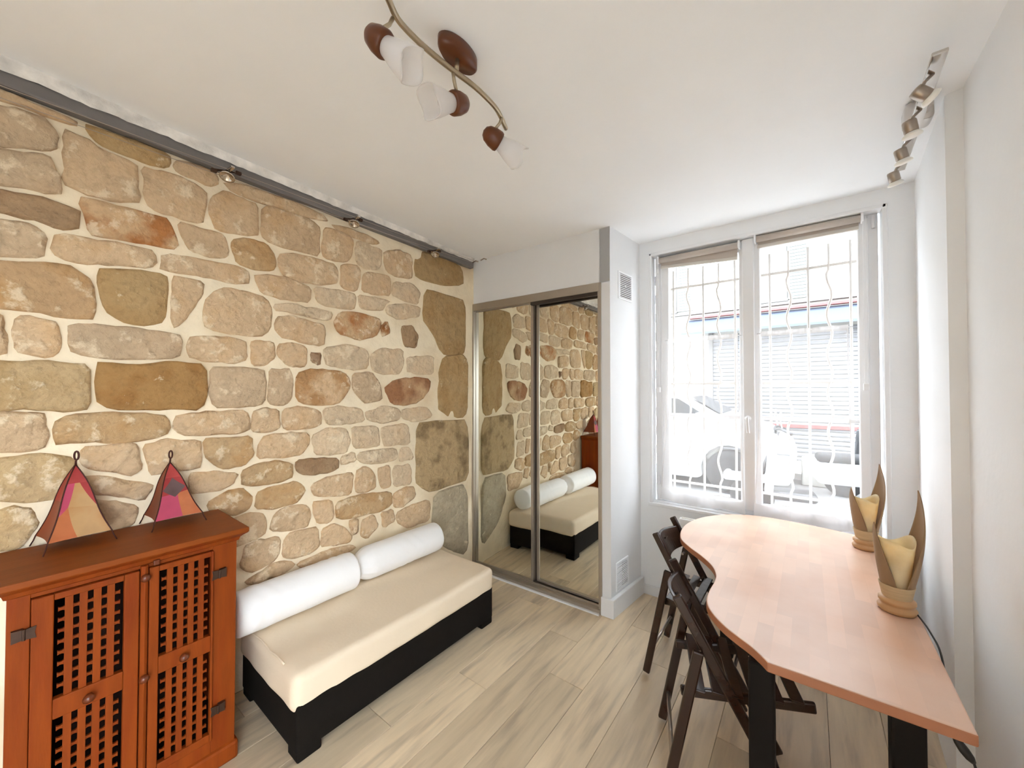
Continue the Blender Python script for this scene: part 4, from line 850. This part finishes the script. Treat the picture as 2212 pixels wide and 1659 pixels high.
# ================================================================== TABLE LAMPS
def petal_lamp(loc, lab, k, rz, cord):
    t = thing('table_lamp', loc, lab, 'lamp', group='petal lamps on the table')
    G().lathe([(0.046,0),(0.051,0.006),(0.052,0.014),(0.047,0.021),(0.043,0.024),(0.044,0.028),(0.049,0.033),(0.049,0.042),(0.043,0.048),(0.036,0.050)],36).obj('base','lamp_base_wood',t,smooth=True)
    G().lathe([(0.0365,0.044),(0.040,0.055),(0.0465,0.090),(0.0475,0.094),(0.0445,0.094),(0.038,0.06)],36,None,None,False,False).obj('collar','wrap_band',t,smooth=True)
    def petal(th, hgt, bulge, lean):
        def f(u, v):
            wv = math.radians(82)*(1-v)**0.85; a = th+wv*(2*u-1); r = 0.036+bulge*math.sin(PI*v*lean)
            z = 0.052+(hgt-0.052)*v - 0.0
            return (r*math.cos(a)*(1.0), r*math.sin(a), z)
        o = G().sheet(f, 18, 26).obj('petal','petal_wood',t,smooth=True); s = o.modifiers.new('thickness','SOLIDIFY'); s.thickness = 0.003
    petal(rz, 0.425*k, 0.036, 0.76); petal(rz+PI, 0.300*k, 0.024, 0.56)
    def shade(u, v):
        a = u*2*PI; r = 0.030+0.020*v; return (r*math.cos(a), r*math.sin(a), 0.075+(0.17+0.012*math.sin(2*a+0.6)+0.006*math.sin(3*a))*v)
    o = G().sheet(shade, 40, 12).obj('shade','parchment',t,smooth=True); s = o.modifiers.new('thickness','SOLIDIFY'); s.thickness = 0.0015
    if cord:
        W_ = lambda q: (q[0]-loc[0], q[1]-loc[1], q[2]-loc[2])
        pth = smooth_path([W_(q) for q in [(0.283,1.885,0.742),(0.294,1.83,0.736),(0.298,1.77,0.735),(0.302,1.70,0.728),(0.302,1.65,0.700),(0.288,1.56,0.688),(0.272,1.45,0.688),(0.265,1.365,0.684),(0.279,1.361,0.663),(0.293,1.36,0.643),(0.298,1.36,0.58),(0.302,1.37,0.30),(0.30,1.40,0.006)]],6)
        c = G().tube(pth,0.0026,7).obj('cord','cord_black',t,smooth=True)
        G().tube([W_(q) for q in [(0.264,1.363,0.686),(0.270,1.362,0.677),(0.279,1.361,0.663),(0.288,1.3605,0.650),(0.293,1.36,0.643)]],lambda s: 0.005+0.005*math.sin(PI*s),10).obj('switch','cord_black',c,smooth=True)
    return t
petal_lamp((0.238,1.895,0.7305), 'petal lamp with parchment shade and black cord, on the table', 1.0, math.radians(12), True)
petal_lamp((0.215,2.545,0.7305), 'petal lamp with parchment shade standing by the window', 0.97, math.radians(25), False)

# ================================================================== CEILING FITTINGS
cz = ceil_z(-0.895,0.872)
cl_ = thing('ceiling_light', (-0.893,0.872,cz), 'wavy brass ceiling light with wooden cups and frosted tulip shades', 'ceiling light')
def cw(p): return (p[0]+0.893, p[1]-0.872, p[2]-cz)
G().lathe([(0.056,0.004),(0.064,-0.004),(0.064,-0.030),(0.057,-0.040),(0.001,-0.043)],32,Matrix.Diagonal((0.62,1.25,1,1)),None).obj('canopy','fitting_wood',cl_,smooth=True)
bar = smooth_path([(-0.850,0.550,2.535),(-0.861,0.586,2.525),(-0.884,0.633,2.520),(-0.893,0.700,2.520),(-0.893,0.770,2.520),(-0.887,0.850,2.520),(-0.879,0.922,2.520),(-0.879,0.993,2.520),(-0.889,1.069,2.520),(-0.924,1.161,2.520)],4)
g = G(); g.tube([cw(p) for p in bar],0.0085,10).obj('curved_bar','brass_satin',cl_,smooth=True)
G().tube([cw((-0.888,0.86,2.52)),cw((-0.892,0.868,cz-0.03))],0.007,8).obj('stem','brass_satin',cl_,smooth=True)
def head(j, p, d):
    hd = G().tube([cw(j),cw((j[0]*0.75+p[0]*0.25,j[1]*0.75+p[1]*0.25,j[2]-0.02)),cw((p[0],p[1],p[2]+0.03))],0.0055,8).obj('joint','brass_satin',cl_,smooth=True)
    m = aim(d, cw(p))
    G().lathe([(0.001,-0.046),(0.016,-0.042),(0.027,-0.030),(0.034,-0.008),(0.036,0.016),(0.033,0.024),(0.028,0.026)],28,m).obj('wooden_cup','fitting_wood',hd,smooth=True)
    def wob(q, a, i): return (q.x, q.y, q.z + (0.010*math.cos(3*a)*(i/7.0)**2))
    o = G().lathe([(0.024,0.018),(0.027,0.03),(0.031,0.045),(0.037,0.065),(0.042,0.085),(0.0445,0.1),(0.046,0.110),(0.049,0.118)],30,m,wob,False,False).obj('tulip_shade','frosted_glass',hd,smooth=True)
    s = o.modifiers.new('thickness','SOLIDIFY'); s.thickness = 0.0025
    G().lathe([(0.008,0.02),(0.010,0.03),(0.018,0.05),(0.019,0.06),(0.014,0.072),(0.003,0.078)],16,m).obj('bulb','frosted_glass',hd,smooth=True)
head((-0.885,0.618,2.512), (-0.905,0.592,2.440), (0.55,0.35,-0.55))
head((-0.888,0.845,2.512), (-0.893,0.868,2.430), (-0.10,-0.72,-0.35))
head((-0.892,1.095,2.512), (-0.920,1.085,2.440), (0.42,0.80,-0.42))

sb = thing('spotlight_bar', (0.333,1.92,2.60), 'chrome bar of small spotlights fixed to the ceiling by the pier', 'spotlight')
def sw_(p): return (p[0]-0.333, p[1]-1.92, p[2]-2.60)
G().beam(sw_((0.322,1.675,2.51)),sw_((0.342,2.47,2.51)),0.036,0.012).obj('bar','chrome',sb,bevel=0.003)
G().rbox(-0.03,0.05,0.145,0.235,-0.085,0.0,0.02,(2,2,2)).obj('ceiling_plate','chrome',sb,smooth=True)
for (y,d) in ((1.77,(0.55,0.25,-0.45)),(1.97,(0.15,0.15,-0.8)),(2.18,(0.2,0.2,-0.8)),(2.39,(0.2,0.3,-0.8))):
    x = 0.322+0.02*(y-1.675)/0.795; p = (x-0.028,y,2.455)
    hd = G().tube([sw_((x,y,2.505)),sw_((x-0.02,y-0.004,2.485)),sw_((x-0.03,y,2.46))],0.005,8).obj('arm','nickel',sb,smooth=True)
    m = aim(d, sw_(p))
    G().lathe([(0.008,-0.022),(0.018,-0.020),(0.020,-0.015),(0.020,0.020),(0.018,0.022)],24,m).obj('spot_cup','nickel',hd,smooth=True)
    G().lathe([(0.012,0.018),(0.025,0.028),(0.028,0.034),(0.027,0.038),(0.018,0.041),(0.002,0.042)],24,m).obj('lamp_disc','bulb_white',hd,smooth=True)

# cable lights along the steel beam
cbw = thing('cable_lighting', (-2.185,1.2,2.50), 'two low-voltage cables with small clip-on spotlights below the beam', 'cable lights')
def kk(p): return (p[0]+2.185, p[1]-1.2, p[2]-2.50)
for x,z0,z1 in ((-2.19,2.507,2.555),(-2.16,2.535,2.560)):
    G().tube([kk((x,-0.4,z0-0.008)),kk((x,0.6,z0+0.008)),kk((x,1.5,(z0+z1)/2)),kk((x,2.32,z1))],0.0012,6).obj('cable','nickel',cbw)
for y,z in ((0.603,2.530),(1.241,2.528),(1.876,2.520)):
    c = G().beam(kk((-2.215,y,z+0.006)),kk((-2.115,y+0.012,z+0.012)),0.016,0.010).obj('clip','chrome',cbw,bevel=0.002)
    G().tube([kk((-2.165,y-0.055,z-0.012)),kk((-2.165,y+0.05,z+0.018))],0.005,7).obj('clip_arm','dark_hardware',c)
    for s in (-1,1): G().rbox(-0.009,0.009,-0.012,0.012,-0.008,0.008,0.004,(1,1,1)).obj('terminal','dark_hardware',c,smooth=True).location = kk((-2.165,y+s*0.048,z+s*0.015))
    G().lathe([(0.005,0),(0.010,0.012),(0.030,0.032),(0.031,0.037),(0.024,0.032),(0.005,0.018)],20,aim((0.35,-0.25,-1),kk((-2.165,y+0.008,z+0.004)))).obj('reflector','chrome',c,smooth=True)
for x in (-2.19,-2.10): G().tube([kk((x,2.31,2.556)),kk((x+0.03,2.315,2.566)),kk((x+0.06,2.31,2.552))],0.005,7).obj('anchor','nickel',cbw,smooth=True)

# ================================================================== VENTS, RADIATOR
sd = (Vector((-1.0,2.88))-B).normalized(); sn = Vector((sd.y,-sd.x)); va = math.atan2(sd.y, sd.x)
def vent(s0, s1, z0, z1, n, lab):
    p = B+sd*((s0+s1)/2); t = thing('air_vent', (p.x,p.y,(z0+z1)/2), lab, 'vent', va, group='vents on the return wall'); hw = (s1-s0)/2; hh = (z1-z0)/2; b = 0.012
    G().box(-hw+b,hw-b,-0.003,0.0,-hh+b,hh-b).obj('backing','vent_dark',t)
    g = G(); g.box(-hw,hw,-0.009,0.0,-hh,-hh+b); g.box(-hw,hw,-0.009,0.0,hh-b,hh); g.box(-hw,-hw+b,-0.009,0.0,-hh+b,hh-b); g.box(hw-b,hw,-0.009,0.0,-hh+b,hh-b); g.obj('frame','white_plastic',t,bevel=0.002)
    pt = (2*hh-2*b)/n; sl = G().add([(-hw+b,-0.008,0),(hw-b,-0.008,0),(hw-b,-0.008,pt*0.38),(-hw+b,-0.008,pt*0.38),(-hw+b,-0.003,pt*0.05),(hw-b,-0.003,pt*0.05),(hw-b,-0.003,pt*0.43),(-hw+b,-0.003,pt*0.43)],[(0,1,2,3),(3,2,6,7),(1,0,4,5),(4,0,3,7),(1,5,6,2),(5,4,7,6)]).mesh('slat','white_plastic')
    for k in range(n): link(sl,'slat',t,(0,0,-hh+b+pt*k+pt*0.2))
    G().box(-0.008,0.008,-0.0095,-0.006,-0.005,0.005).obj('centre_clip','white_plastic',t)
vent(0.112,0.312,2.135,2.328,13,'square white air vent high on the return wall')
vent(0.066,0.240,0.140,0.334,14,'square white air vent low on the return wall above the baseboard')

rd = thing('radiator', (-0.41,2.84,0.12), 'flat white panel radiator under the window behind the table', 'radiator')
G().box(-0.305,0.305,-0.028,0.012,0.03,0.50).obj('panel','white_plastic',rd,bevel=0.008)
G().box(-0.29,0.29,-0.02,0.005,0.498,0.503).obj('top_grille','blind_bar',rd)
for s in (-1,1): G().box(s*0.2-0.015,s*0.2+0.015,-0.01,0.04,-0.12,0.04).obj('stand','white_plastic',rd)
